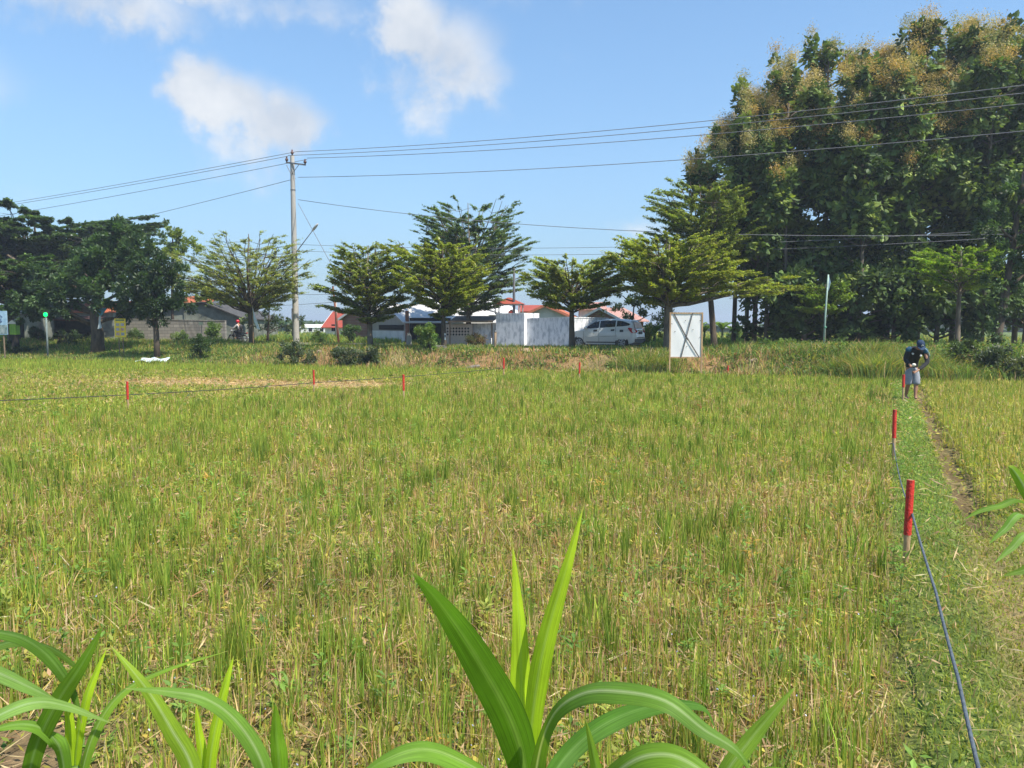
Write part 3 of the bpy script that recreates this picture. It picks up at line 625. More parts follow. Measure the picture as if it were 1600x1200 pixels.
# teaks: tall narrow leafy columns standing shoulder to shoulder
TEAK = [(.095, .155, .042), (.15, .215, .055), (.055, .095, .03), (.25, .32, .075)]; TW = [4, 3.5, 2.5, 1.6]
def teak(px, Y, ytop, wpx, ybot, label, seed, tilt=0, bl=(0, .5), leaf=.165, wts=None):
    g = random.Random(seed); b = base_at(px, Y); S = F/Y; H = hz(ytop, Y)-b.z; zb = max(.5, hz(ybot, Y)-b.z); r = wpx/S/2
    cl = []; z = zb+.6
    while z < H-.6:
        t = (z-zb)/(H-zb); rr = r*(.78+.55*sin(pi*min(1, t*1.05))**.7)*(1 if t < .72 else max(.35, 1-(t-.8)*2.4)); k = 4 if rr > 1.2 else 2
        for i in range(k):
            a = g.uniform(0, 2*pi)
            q = rr*g.uniform(.5, .95); s = rr*g.uniform(.28, .5)
            cl.append((cos(a)*q+tilt*t, sin(a)*q, z+g.uniform(-.5, .5), s, s, g.uniform(.6, .95)))
        z += g.uniform(.95, 1.25)
    cl.append((tilt, 0, H-.55, .45, .45, .55))
    clump_tree(b, H, [(0, 0, -.3), (.05, 0, H*.3), (tilt*.5, .05, H*.6), (tilt*.95, 0, H*.92)], cl, label, TEAK, wts or TW, leaf=leaf, per=19, seed=seed, trunk_r=.15, name='teak_tree', droop=.35, mat=TEAKM, aspect=.68, group='big teak trees at the right', bark=PALEBARK, blossom=bl and (H*bl[0], bl[1]), fold=.25, ncl=1.45)
teak(1146, 45, 192, 96, 395, 'leftmost teak, lowest top of the row, tan blossom against the sky', 51, -.25, (.45, .75))
teak(1178, 43, 145, 112, 440, 'second teak from the left, thick tan blossom on its top', 52, .2, (.55, .7))
teak(1222, 42, 104, 112, 400, 'third teak from the left, rising just right of the tan-topped one', 53, 0, (.6, .4))
teak(1286, 44, 66, 128, 440, 'teak with a pointed top standing alone above its left neighbours', 54, -.2, (.7, .35))
teak(1340, 41, 92, 124, 480, 'teak left of centre of the row, leafy down to the green flag pole top', 55, .2, (.6, .35))
teak(1385, 44, 82, 120, 440, 'teak with a rounded top in the dip between two higher teaks', 56, 0, (.65, .4))
teak(1432, 42, 36, 130, 430, 'tall teak with tan blossom crown behind the bending person', 57, -.1, (.62, .6))
teak(1486, 44, 42, 130, 440, 'tall teak behind the low bright umbrella tree', 58, .1, (.62, .6))
teak(1532, 41, 40, 120, 400, 'tall teak second from the right edge', 59, .1, (.66, .55))
teak(1584, 43, 22, 124, 400, 'tallest teak, at the right edge of the picture', 60, 0, (.8, .25))
teak(1212, 44.5, 236, 112, 420, 'lower teak filling the gap behind the second and third teaks', 61, 0, (.7, .2))
teak(1165, 46.5, 290, 96, 420, 'lower teak filling the gap behind the leftmost teak', 62, 0, (.7, .2))
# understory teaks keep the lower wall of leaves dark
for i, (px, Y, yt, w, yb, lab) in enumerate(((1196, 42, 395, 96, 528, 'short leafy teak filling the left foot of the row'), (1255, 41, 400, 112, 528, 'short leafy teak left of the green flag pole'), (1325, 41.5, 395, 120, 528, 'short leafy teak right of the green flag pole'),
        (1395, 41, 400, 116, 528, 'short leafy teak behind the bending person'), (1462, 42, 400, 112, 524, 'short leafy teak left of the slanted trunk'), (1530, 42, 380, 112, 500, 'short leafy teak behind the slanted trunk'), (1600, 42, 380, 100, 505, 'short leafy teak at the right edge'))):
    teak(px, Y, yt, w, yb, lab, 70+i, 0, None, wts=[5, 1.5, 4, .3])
# fine-leaved dark tree at the right edge with slanted trunk
b = base_at(1556, 31)
clump_tree(b, 9.5, [(-.1, 0, -.3), (.05, 0, 1.0), (.28, 0, 2.4), (.5, 0, 4.6), (.8, 0, 7.4)],
    [(.2, 0, 4.0, .9, .9, .8), (.1, -.3, 3.1, .8, .7, .7), (.6, -.4, 4.3, .8, .6, .8), (.0, -.2, 1.1, .35, .35, .6), (.15, -.2, 2.0, .4, .35, .5), (.7, -.3, 6.4, .8, .7, .9), (-.3, 0, 5.4, .7, .7, .7), (1.2, -.2, 5.0, 1.0, 1.0, .9), (.5, .1, 6.0, .8, .8, .8), (1.4, 0, 6.9, .9, .9, .9), (1.7, 0, 8.2, .8, .8, .7), (1.8, 0, 3.6, .8, .8, .8), (.9, .2, 2.9, .9, .8, .5), (2.4, .1, 5.8, .9, .9, 1.0), (.2, .2, 5.0, .6, .6, .5), (2.5, 0, 7.6, .8, .8, .8)],
    'fine-leaved dark tree with a slanted ivy-grown trunk at the right edge', [(.07, .125, .04), (.05, .09, .03), (.11, .18, .06)], [4, 3, 1.2], leaf=.07, per=130, seed=41, trunk_r=.22, ncl=1.1)

# bushes
def bush(px, Y, wpx, hpx, label, cols, wts, seed, leaf=.05, per=120, name='bush', group=None, ncl=1.3):
    g = random.Random(seed); b = base_at(px, Y, -.05); S = F/Y; w = wpx/S/2; h = hpx/S
    cl = []
    for i in range(7):
        a = g.uniform(0, 2*pi); q = w*g.uniform(.15, .62)
        cl.append((cos(a)*q, sin(a)*q*.7, h*g.uniform(.3, .68), w*g.uniform(.3, .48), w*g.uniform(.3, .45), h*g.uniform(.24, .36)))
    return clump_tree(b, h, [(0, 0, -.1), (0, 0, h*.35), (.02, 0, h*.6)], cl, label, cols, wts, leaf=leaf, per=per, seed=seed, trunk_r=.03, name=name, group=group, ncl=ncl, part='foliage', cat='bush')
GB = [(.10, .14, .06), (.07, .10, .045), (.15, .20, .08)]; LB = [(.13, .22, .045), (.20, .28, .07), (.09, .15, .04)]
bush(466, 37.2, 70, 52, 'grey-green bush at the foot of the concrete pole', GB, [3, 3, 1.5], 201)
bush(548, 36.2, 62, 44, 'grey-green bush on the bank left of the bare brown slope', GB, [3, 3, 1.5], 202)
bush(575, 36.0, 52, 36, 'low grey-green bush right under the small round-topped tree', GB, [3, 3, 1], 203)
bush(312, 41.5, 50, 50, 'dark green bush beside the small cream sign', [(.06, .11, .03), (.09, .15, .04)], [3, 2], 204)
bush(672, 37.0, 34, 54, 'leafy light green bush left of the yellow-green tree trunk', LB, [3, 2, 2], 205)
bush(662, 38.0, 34, 44, 'dull green bush behind the leafy light green one', LB, [2, 1, 3], 206)
bush(552, 52.0, 46, 36, 'dark green bush in front of the brick house', [(.06, .12, .03), (.10, .18, .04)], [3, 2], 207)
bush(500, 52.0, 34, 26, 'green bush at the foot of the rusty leaning pole', LB, [3, 1, 2], 208)
bush(340, 54.0, 46, 42, 'bright olive bush against the grey shed wall', LB, [3, 2, 1], 209, leaf=.08, per=70)
bush(288, 52.0, 40, 26, 'pale green bush in front of the block wall', LB, [3, 3, 1], 210)
bush(1012, 48.0, 30, 36, 'yellow-leaved bush just behind the car', [(.34, .32, .05), (.22, .28, .05)], [2, 2], 211)
bush(1210, 34.5, 60, 26, 'low green bush on the bank right of the white board', LB, [3, 2, 1], 212)
bush(1150, 55.0, 40, 30, 'dull bush on the far side of the road below the slim tree', LB, [3, 1, 2], 213)
bush(1560, 27.6, 74, 56, 'dark weedy bush at the foot of the slanted trunk', [(.08, .11, .045), (.055, .08, .03), (.12, .15, .06)], [3, 3, 1], 214)
bush(1505, 28.6, 60, 40, 'dark green bush left of the slanted trunk', [(.10, .15, .045), (.06, .09, .03)], [3, 2], 215)
bush(1596, 26.8, 60, 44, 'grey weedy bush at the right edge', [(.11, .13, .06), (.07, .09, .035)], [3, 2], 216)
bush(28, 47.0, 60, 28, 'dark hedge-like bush under the blue banner', [(.08, .14, .035), (.05, .09, .025)], [3, 2], 217)
bush(745, 49.5, 40, 20, 'brownish low bush beside the tallest tree trunk', [(.14, .16, .05), (.20, .14, .07)], [3, 2], 218)
bush(110, 50.0, 70, 34, 'dark bush before the open stall at the left', [(.06, .11, .03), (.045, .08, .025)], [3, 2], 219)
bush(214, 52.0, 44, 32, 'dark leafy bush right of the yellow poster sign', [(.08, .14, .035), (.13, .19, .05)], [3, 2], 220)
bush(60, 52.0, 44, 34, 'dark bush around the green signal light pole', [(.06, .11, .03), (.045, .08, .025)], [3, 2], 221)
# bananas
def banana(px, Y, hpx, label, seed):
    g = random.Random(seed); b = base_at(px, Y); h = hpx/(F/Y); r = empty('banana_plant', b, 0, label, 'banana plant', 'banana plants beyond the road')
    MB().tube([(0, 0, -.1), (.03, 0, h*.5)], [.11, .07], 8).build('stem', pmat('banana_stem', (.18, .2, .08), (.1, .12, .05)), r, smooth=True)
    for i in range(8):
        a = i*.85+g.random(); L = h*g.uniform(.5, .62); V = []; Q = []
        for j in range(9):
            t = j/8; o = L*t*.75; z = h*.45+L*(t*.95-t*t*g.uniform(.5, .62)); w = .22*sin(pi*min(1, t*.92+.06))**.7
            for s in (-1, 0, 1): V.append((cos(a)*o-sin(a)*w*s, sin(a)*o+cos(a)*w*s, z-.05*abs(s)))
            if j: k = 3*j; Q += [(k-3, k-2, k+1, k), (k-2, k-1, k+2, k+1)]
        bulk('leaf', np.array(V), np.array(Q), LEAF, r, np.tile(np.array((.17, .27, .06))*g.uniform(.7, 1.2), (len(V), 1)), smooth=True)
for i, (px, Y, h, lab) in enumerate(((1128, 58, 46, 'banana plant just right of the slim tree trunk'), (1146, 62, 36, 'smaller banana plant nearer the teaks'), (1088, 60, 44, 'banana plant behind the right post of the white board'), (1022, 50, 48, 'banana plant standing behind the car bush'), (1100, 55, 40, 'banana plant left of the slim tree trunk'))):
    banana(px, Y, h, lab, 300+i)
# far wood on the horizon
def far_wood():
    acc = Acc(); n = 60000; g = np.random.default_rng(5)
    X = g.uniform(-260, 260, n); Y = 190+20*np.sin(X/37)+g.uniform(0, 18, n)
    top = 2.0+1.4*(noise(X, Y*0, 22, 1)+.6*noise(X, Y*0, 7, 2))+2.2*sstep((X-90)/40); Z = .3+g.random(n)*np.clip(top, .8, 9)
    A = g.normal(0, 1, (n, 3)); A /= np.linalg.norm(A, axis=1, keepdims=True); B = np.cross(A, g.normal(0, 1, (n, 3))); B /= np.linalg.norm(B, axis=1, keepdims=True)
    acc.add(leaves(np.stack([X, Y, Z], 1), A*.7, B*.5, pick([(.09, .14, .06), (.07, .11, .05)], [1, 1], n)))
    tag(acc.build('far_wood', LEAF), 'far-off line of trees on the horizon', kind='stuff')
far_wood()
#@@THINGS
# ------------------------------------------------------------------ small materials
RED = pmat('red_paint', (.52, .03, .02), (.24, .03, .02), .6, 22, .5, 60, mask=(.5, .66))
WOOD = pmat('raw_wood', (.48, .33, .18), (.28, .18, .10), .85, 4, .5, 30, stretch=(6, 6, .6))
OLDWOOD = pmat('old_wood', (.30, .22, .15), (.16, .12, .08), .9, 4, .5, 30, stretch=(6, 6, .6))
CONC = pmat('concrete', (.40, .38, .35), (.27, .26, .24), .9, 1.6, .3, 40, stretch=(1, 1, .35))
STEEL = pmat('dull_steel', (.22, .22, .23), (.12, .11, .11), .5, 6, .1, 40, metal=.5)
RUST_ = pmat('rusty_steel', (.24, .09, .05), (.12, .05, .035), .8, 8, .4, 40)
CABLE = pmat('black_cable', (.03, .03, .035), None, .6, 5, 0)
BLACK = pmat('black_plastic', (.02, .02, .022), (.03, .03, .03), .5, 8, .1)
DARK = pmat('dark_inside', (.02, .018, .016), None, .9, 4, 0)
WHITE = pmat('white_paint', (.76, .76, .74), (.62, .62, .60), .7, 2, .1, 30)

# ------------------------------------------------------------------ boundary stakes and string
def stake(px, Y, ytop, red, label, thick=.032, name='boundary_stake'):
    p = at(px, ytop, Y); g0 = gzs(p.x, Y); r = empty(name, (p.x, Y, g0), random.uniform(-.3, .3), label, 'stake', 'red-topped boundary stakes')
    H = p.z-g0; tl = random.uniform(-.02, .02)
    def seg(z0, z1, w0, w1):
        mb = MB(); vs = []
        rings = []
        for k in range(5):
            t = k/4; z = z0+(z1-z0)*t; w = w0+(w1-w0)*t
            ring = [(cos(a)*w*(1+.12*sin(a*3+1))+tl*z, sin(a)*w*.8, z) for a in [2*pi*i/9 for i in range(9)]]; rings.append(ring)
        for ring in rings: vs += ring
        fs = [(k*9+i, k*9+(i+1) % 9, (k+1)*9+(i+1) % 9, (k+1)*9+i) for k in range(4) for i in range(9)]+[tuple(range(9))[::-1], tuple(36+i for i in range(9))]
        return mb.add(vs, fs)
    zr = max(.02, H-red)
    seg(-.15, zr, thick*.45, thick*.62).build('bare_shaft', WOOD, r, smooth=True, ang=50)
    seg(zr-.004, H, thick*.72, thick*.72).build('red_top', RED, r, smooth=True, ang=50)
    if thick > .03:
        seg(H-.003, H+.003, thick*.5, thick*.5).build('cut_end', WOOD, r)
    return r, Vector((p.x+tl*H, Y, g0+H))
s1, s1t = stake(1420, 6.25, 750, .455, 'nearest red-topped wooden stake, in the foreground at the right', .041)
s2, s2t = stake(1399, 11.3, 640, .42, 'second red-topped stake, just in front of the bending person', .040)
stake(198.5, 18.0, 596, .42, 'leftmost red stake standing on the dark string line', .042)
stake(490, 22.3, 578, .42, 'red stake on the string line at the end of the pale straw strip', .04)
stake(630.5, 20.0, 585, .42, 'red stake standing alone in the green stubble right of the straw strip', .04)
stake(787, 29.5, 559, .42, 'red stake at the far field edge below the tallest umbrella tree', .042)
stake(905, 27.5, 566, .40, 'red stake at the far field edge below the front wheel of the car', .042)
stake(1137.5, 30.4, 571, .34, 'short red stake at the field edge right of the white board', .042)
def string(name, pts, rad, label, mat, sag=.02, n=14, cat='string', grp=None):
    P = []
    for a, b in zip(pts, pts[1:]):
        a = Vector(a); b = Vector(b)
        for i in range(n):
            t = i/n; q = a.lerp(b, t); q.z -= sag*4*t*(1-t)*(b-a).length; P.append(q)
    P.append(Vector(pts[-1])); loc = P[0].copy()
    o = MB().tube(P, rad, 5).build(name, mat, None, True, loc, smooth=True)
    return tag(o, label, cat, grp)
BLUEC = pmat('blue_grey_cord', (.10, .125, .15), (.055, .07, .09), .85, 40, .4, 80)
ST = Vector((s1t.x+.025, 6.25, s1t.z-.28))
string('cord', [at(1532, 1215, 2.9), at(1497, 1060, 3.7), at(1462, 925, 4.8), ST], .0095, 'blue-grey cord running from the bottom right corner up to the nearest stake', BLUEC, .008)
string('cord', [ST, Vector((s2t.x, 11.3, .3)), Vector((s2t.x-.05, 11.35, .28))], .007, 'thin blue-grey cord between the nearest and the second stake', BLUEC, .02)
string('cord', [at(-260, 634, 14.0), at(198, 617, 18.0), at(490, 598, 22.3), at(787, 575, 29.5)], .009, 'dark cord strung low along the left row of red stakes', CABLE, .004)

def cloth_mat(name, col, tr):
    m, nt, out = new_mat(name); L = nt.links.new; tc = N(nt, 'ShaderNodeTexCoord'); n1 = N(nt, 'ShaderNodeTexNoise', i_Scale=2.5, i_Detail=5.0); L(tc.outputs['Object'], n1.inputs['Vector'])
    c = mixc(nt, n1.outputs[0], col, tuple(x*.88 for x in col)); d = N(nt, 'ShaderNodeBsdfDiffuse'); t = N(nt, 'ShaderNodeBsdfTranslucent'); L(c, d.inputs[0]); L(c, t.inputs[0])
    mx = N(nt, 'ShaderNodeMixShader'); mx.inputs[0].default_value = tr; L(d.outputs[0], mx.inputs[1]); L(t.outputs[0], mx.inputs[2]); L(mx.outputs[0], out.inputs[0]); return m
# ------------------------------------------------------------------ white board with X bracing
def board():
    Y = 30.0; pl = at(1047.5, 488, Y); pr = at(1097.5, 488, Y); g0 = gzs(pl.x, Y)
    r = empty('board', (pl.x, Y, g0), 0, 'tall white board in a thin wooden frame with dark X-shaped bracing, on two legs', 'board')
    w = pr.x-pl.x; ht = pl.z-g0; hb = at(1047, 558.5, Y).z-g0
    for x in (0, w): MB().box((x, 0, ht/2-.1), (.055, .045, ht+.2)).build('leg', WOOD, r)
    MB().box((w/2, 0, ht-.03), (w-.056, .04, .05)).build('rail', WOOD, r); MB().box((w/2, 0, hb), (w-.056, .04, .05)).build('rail', WOOD, r)
    cloth = cloth_mat('white_banner_cloth', (.95, .955, .96), .3)
    mb = MB(); nx, nz = 12, 16
    for j in range(nz+1):
        for i in range(nx+1):
            u, v = i/nx, j/nz; mb.v.append(Vector((.03+u*(w-.06), .012+.012*sin(u*9+v*5)*sin(pi*u)*sin(pi*v), hb+.026+v*(ht-hb-.083))))
    for j in range(nz):
        for i in range(nx): k = j*(nx+1)+i; mb.f.append((k, k+1, k+nx+2, k+nx+1))
    o = mb.build('sheet', cloth, r, smooth=True); 
    br = pmat('dark_brace', (.10, .09, .085), (.06, .055, .05), .8, 10, .3)
    def strip(a, b, ww, d): 
        a = Vector((a[0], d, a[1])); b = Vector((b[0], d, b[1])); t = (b-a).normalized(); s = Vector((t.z, 0, -t.x))*ww/2
        return MB().prism([a-s, a+s, b+s, b-s], (0, .012, 0))
    X = lambda px: (px-1047.5)/F*Y
    Z = lambda py: at(1047, py, Y).z-g0
    strip((X(1082), Z(489)), (X(1065), Z(558)), .034, -.035).build('brace', br, r)
    strip((X(1053), Z(490)), (X(1075), Z(531)), .042, -.020).build('brace', br, r)
    strip((X(1071), Z(523)), (X(1093), Z(558)), .042, -.0205-.0125).build('brace', br, r)
    for px, py in ((1071, 501), (1094, 501), (1050, 506), (1055, 518), (1083, 515), (1094, 527), (1074, 541)):
        MB().box((X(px), -.012, Z(py)), (.035, .004, .028), rot=Matrix.Rotation(px, 3, 'Y')).build('cloth_tear', br, r)
board()

# ------------------------------------------------------------------ power poles and cables
WIREM = pmat('weathered_cable', (.20, .20, .21), (.14, .14, .15), .6, 5, 0)
INS = pmat('brown_insulator', (.12, .06, .045), None, .3, 6, 0)
def main_pole():
    b = base_at(463, 49.5, -.1); S = F/49.5; r = empty('power_pole', b, R(-12), 'tall round concrete power pole with steel crossarm and a street lamp arm', 'power pole')
    H = hz(243, 49.5)-b.z
    MB().tube([(0, 0, -.3), (0, 0, H*.5), (0, 0, H)], [.21, .175, .13], 14).build('pole', CONC, r, smooth=True, ang=60)
    arm = MB(); zc = H-.55
    arm.box((.32, -.16, zc), (1.35, .09, .09), rot=Matrix.Rotation(R(9), 3, 'Y'))
    arm.build('crossarm', STEEL, r)
    for s in (-1, 1): MB().tube([(.04*s, -.16, zc-.62), (.42*s+.12, -.18, zc-.08)], .02, 6).build('arm_brace', STEEL, r)
    for x, z in ((-.30, zc+.10), (.95, zc-.10), (0.0, H)):
        MB().tube([(x, -.16 if x else 0, z), (x, -.16 if x else 0, z+.10), (x, -.16 if x else 0, z+.12), (x, -.16 if x else 0, z+.22), (x, -.16 if x else 0, z+.24), (x, -.16 if x else 0, z+.36)], [.05, .05, .10, .10, .06, .045], 8).build('insulator', INS, r, smooth=True)
    for z in (H*.40, H*.447, H*.82): MB().tube([(0, 0, z), (0, 0, z+.06)], .205 if z < H*.6 else .165, 14).build('clamp_band', STEEL, r)
    p0 = Vector((.16, -.05, H*.50)); p1 = Vector((1.45, -.35, H*.605))
    lm = MB().tube([p0, p0.lerp(p1, .5), p1], [.03, .028, .025], 7).build('lamp_arm', STEEL, r, smooth=True)
    d = (p1-p0).normalized()
    M = d.to_track_quat('X', 'Z').to_matrix()
    MB().ball(p1+d*.28, (.36, .13, .06), 12, 7, M).build('lamp_head', pmat('lamp_grey', (.55, .55, .55), None, .4, 3, 0), r, smooth=True)
    MB().tube([p0+Vector((0, 0, -.2)), (.30, -.05, H*.45), (.17, -.05, H*.42)], .012, 4).build('lamp_wire', CABLE, r)
    return b, H
pb, PH = main_pole()
def wire(name, px0, y0, Y0, px1, y1, Y1, label, sag=.012, rad=.017, n=26):
    return string(name, [at(px0, y0, Y0), at(px1, y1, Y1)], rad, label, WIREM, sag, n, 'cable', 'overhead cables')
for a, l in (((463, 237, 49.5, 1720, 118, 31), 'topmost overhead cable running right from the top of the concrete pole'), ((450, 243, 49.3, 1720, 131, 31.5), 'second overhead cable, leaving the left insulator towards the right'),
             ((480, 247, 49.0, 1720, 149, 30.5), 'third overhead cable, leaving the right insulator towards the right'), ((466, 277, 49.5, 1720, 193, 31), 'fourth cable to the right, a little below the crossarm')):
    wire('power_cable', *a, l, .010)
for a, l in (((463, 237, 49.5, -160, 343, 75), 'upper of the twin cables running left from the pole top'), ((450, 244, 49.3, -160, 346, 75), 'lower of the twin cables running left from the pole top'),
             ((480, 249, 49.0, -160, 362, 74), 'cable running left from the right insulator of the crossarm'), ((462, 279, 49.5, -30, 395, 74), 'cable running left below the crossarm into the dark trees')):
    wire('power_cable', *a, l, .004)
wire('telephone_cable', 466, 312, 49.5, 1720, 362, 33, 'sagging telephone cable running right from the middle of the concrete pole', .022)
wire('telephone_cable', 466, 318, 49.4, 517, 412, 44, 'slanting stay wire from the pole into the small round-topped tree', .0)
for a, l in (((466, 382, 49.5, 1700, 350, 36), 'low cable passing behind the round-topped tree and the teaks, upper one'), ((466, 392, 49.5, 1700, 362, 36), 'low cable just under the upper low cable'),
             ((466, 382, 49.5, -120, 430, 78), 'low cable running left behind the open-crowned tree'),):
    wire('telephone_cable', *a, l, .014, .013)
for y0, y1, l in ((458, 447, 'thin cable from the rusty pole to the left, upper one'), (470, 472, 'thin cable from the rusty pole to the left, lower one')):
    wire('service_cable', 523, y0+2, 56, 330, y1+8, 70, l, .005, .016)
wire('service_cable', 523, 459, 56, 803, 424, 50, 'thin cable between the rusty pole and the slim dark pole', .012, .014)
wire('service_cable', 803, 424, 50, 1720, 420, 40, 'thin cable running right from the slim dark pole', .012, .014)
def slim_pole(name, px, Y, ytop, r0, mat, label, lean=0, arm=0, tall=None):
    b = base_at(px, Y, -.1); H = hz(ytop, Y)-b.z; r = empty(name, b, 0, label, 'pole')
    MB().tube([(0, 0, -.2), (lean*.5, 0, H*.5), (lean, 0, H)], [r0, r0*.9, r0*.75], 9).build('shaft', mat, r, smooth=True)
    if arm: MB().box((lean, -.06, H-.3), (arm, .06, .07)).build('crossarm', mat, r)
    MB().tube([(lean, 0, H), (lean, 0, H+.08)], [r0*.9, r0*.4], 8).build('cap', STEEL, r, smooth=True)
slim_pole('utility_pole', 803, 50, 421, .10, pmat('dark_pole', (.05, .055, .07), (.09, .09, .10), .6, 5, .2), 'slim dark utility pole standing in front of the white wall')
slim_pole('utility_pole', 530, 56, 448, .09, RUST_, 'rusty brown leaning utility pole with a small crossarm', -.38, .55)
slim_pole('utility_pole', 526, 60, 470, .10, CONC, 'pale concrete pole just behind the rusty leaning pole')
slim_pole('utility_pole', 457.5, 62, 483, .06, BLACK, 'short black pole just left of the tall concrete pole')
slim_pole('wooden_post', 773, 38, 519, .075, OLDWOOD, 'weathered crooked wooden post on the bank below the gazebo', .04)
slim_pole('wooden_post', 768, 49, 528, .03, WHITE, 'thin white post beside the white wall')
def marker():
    b = base_at(639, 43.5); r = empty('kilometre_post', b, 0, 'short grey concrete marker post at the edge of the road', 'marker post')
    MB().box((0, 0, .35), (.32, .25, .8), taper=.8).build('post', CONC, r, bevel=.03); MB().box((0, 0, .82), (.2, .18, .14), taper=.6).build('post_top', CONC, r)
marker()
def flagpole():
    b = base_at(1287, 34.5); H = hz(429, 34.5)-b.z; r = empty('flag_pole', b, 0, 'tall thin pale green flag pole with a small limp flag', 'flag pole')
    MB().tube([(0, 0, -.2), (.03, 0, H*.5), (.11, 0, H)], [.05, .045, .035], 8).build('shaft', pmat('green_pole', (.32, .45, .38), (.22, .30, .26), .6, 4, .2), r, smooth=True)
    MB().prism([(.13, 0, H), (.24, .02, H-.35), (.16, .05, H-.75), (.12, 0, H-.6)], (0, .012, 0)).build('flag', pmat('flag_cloth', (.16, .25, .32), None, .8, 5, .2), r)
    MB().ball((.04, 0, H*.33), (.07, .07, .05)).build('knot', pmat('green_rope', (.12, .35, .22)), r, smooth=True)
flagpole()
# white pennant on bamboo beside the open-crowned tree
def pennant():
    b = base_at(396, 46.2); H = hz(478, 46.2)-b.z; r = empty('pennant', b, 0, 'pale blue-white drooping pennant on a bamboo stick beside the open-crowned tree', 'flag')
    MB().tube([(0, 0, -.1), (0, 0, H+.1)], .015, 6).build('stick', WOOD, r)
    MB().prism([(0, 0, H), (.10, .04, H-.5), (.34, -.03, H-1.15), (.42, .02, H-1.42), (.24, 0, H-1.35), (.05, .03, H-.9)], (0, .015, 0)).build('cloth', pmat('pennant_cloth', (.62, .70, .74), (.5, .58, .62), .7, 6, .3), r)
pennant()
def torn_banner():
    c = at(150, 481, 45.2); r = empty('torn_banner', c, 0, 'torn blue and white cloth banner hanging on the big dark tree trunk', 'banner')
    S = 45.2/F; P = lambda x, y: ((x-150)*S, 0, -(y-481)*S)
    MB().prism([P(150, 482), P(168, 481), P(163, 487), P(157, 494), P(153, 489)], (0, .02, 0)).build('blue_cloth', pmat('blue_banner', (.05, .22, .42), (.10, .35, .55), .6, 5, .2), r)
    MB().prism([P(154, 493.5), P(158, 491.5), P(156, 503), P(158, 512), P(151, 514), P(153, 504)], (0, .02, 0)).build('white_cloth', pmat('grey_cloth', (.42, .48, .50), None, .7, 6, .3), r)
torn_banner()

# ------------------------------------------------------------------ roadside signs
def text(s, size, mat, parent, loc, name='lettering', rot=(pi/2, 0, 0), ext=.004, sx=1):
    cu = bpy.data.curves.new(name, 'FONT'); cu.body = s; cu.size = size; cu.align_x = 'CENTER'; cu.align_y = 'CENTER'; cu.extrude = ext
    t = bpy.data.objects.new('t', cu); COL.objects.link(t); bpy.context.view_layer.update()
    me = bpy.data.meshes.new_from_object(t.evaluated_get(bpy.context.evaluated_depsgraph_get())); bpy.data.objects.remove(t)
    o = link(name, me, mat, parent, loc); o.rotation_euler = rot; o.scale = (sx, 1, 1); return o
def yellow_sign():
    Y = 43.8; c = at(188.5, 527, Y); g0 = gzs(c.x, Y); S = Y/F; r = empty('poster_sign', (c.x, Y, g0), 0, 'yellow poster sign with rows of small pictures, left of the smaller dark tree', 'sign')
    zb = c.z-g0; w = 17*S; h = 29*S
    MB().box((0, 0, zb+h/2), (w, .04, h)).build('panel', pmat('yellow_print', (.88, .64, .05), (.80, .55, .05), .6, 3, 0), r)
    for x in (-.12, .12): MB().box((x, .04, (zb+h*.5)/2-.1), (.04, .04, zb+h*.5+.2)).build('leg', OLDWOOD, r)
    cm = [pmat('print_a', (.55, .16, .12), (.6, .5, .4), .6, 14, 0), pmat('print_b', (.60, .45, .36), (.2, .3, .4), .6, 14, 0), pmat('print_c', (.45, .50, .55), (.5, .2, .2), .6, 14, 0)]
    k = 0
    for j in range(3):
        for i in range(2):
            MB().box(((i-.5)*w*.44, -.025, zb+h*(.18+.25*j)), (w*.30, .01, h*.15)).build('picture', cm[(i+j*2) % 3], r)
    MB().box((0, -.025, zb+h*.92), (w*.8, .008, h*.07)).build('caption', pmat('print_green', (.10, .20, .10)), r)
    MB().tube([(-.25, 0, zb+h), (0, 0, zb+h+.28), (.25, 0, zb+h)], .012, 4).build('hanger', OLDWOOD, r)
yellow_sign()
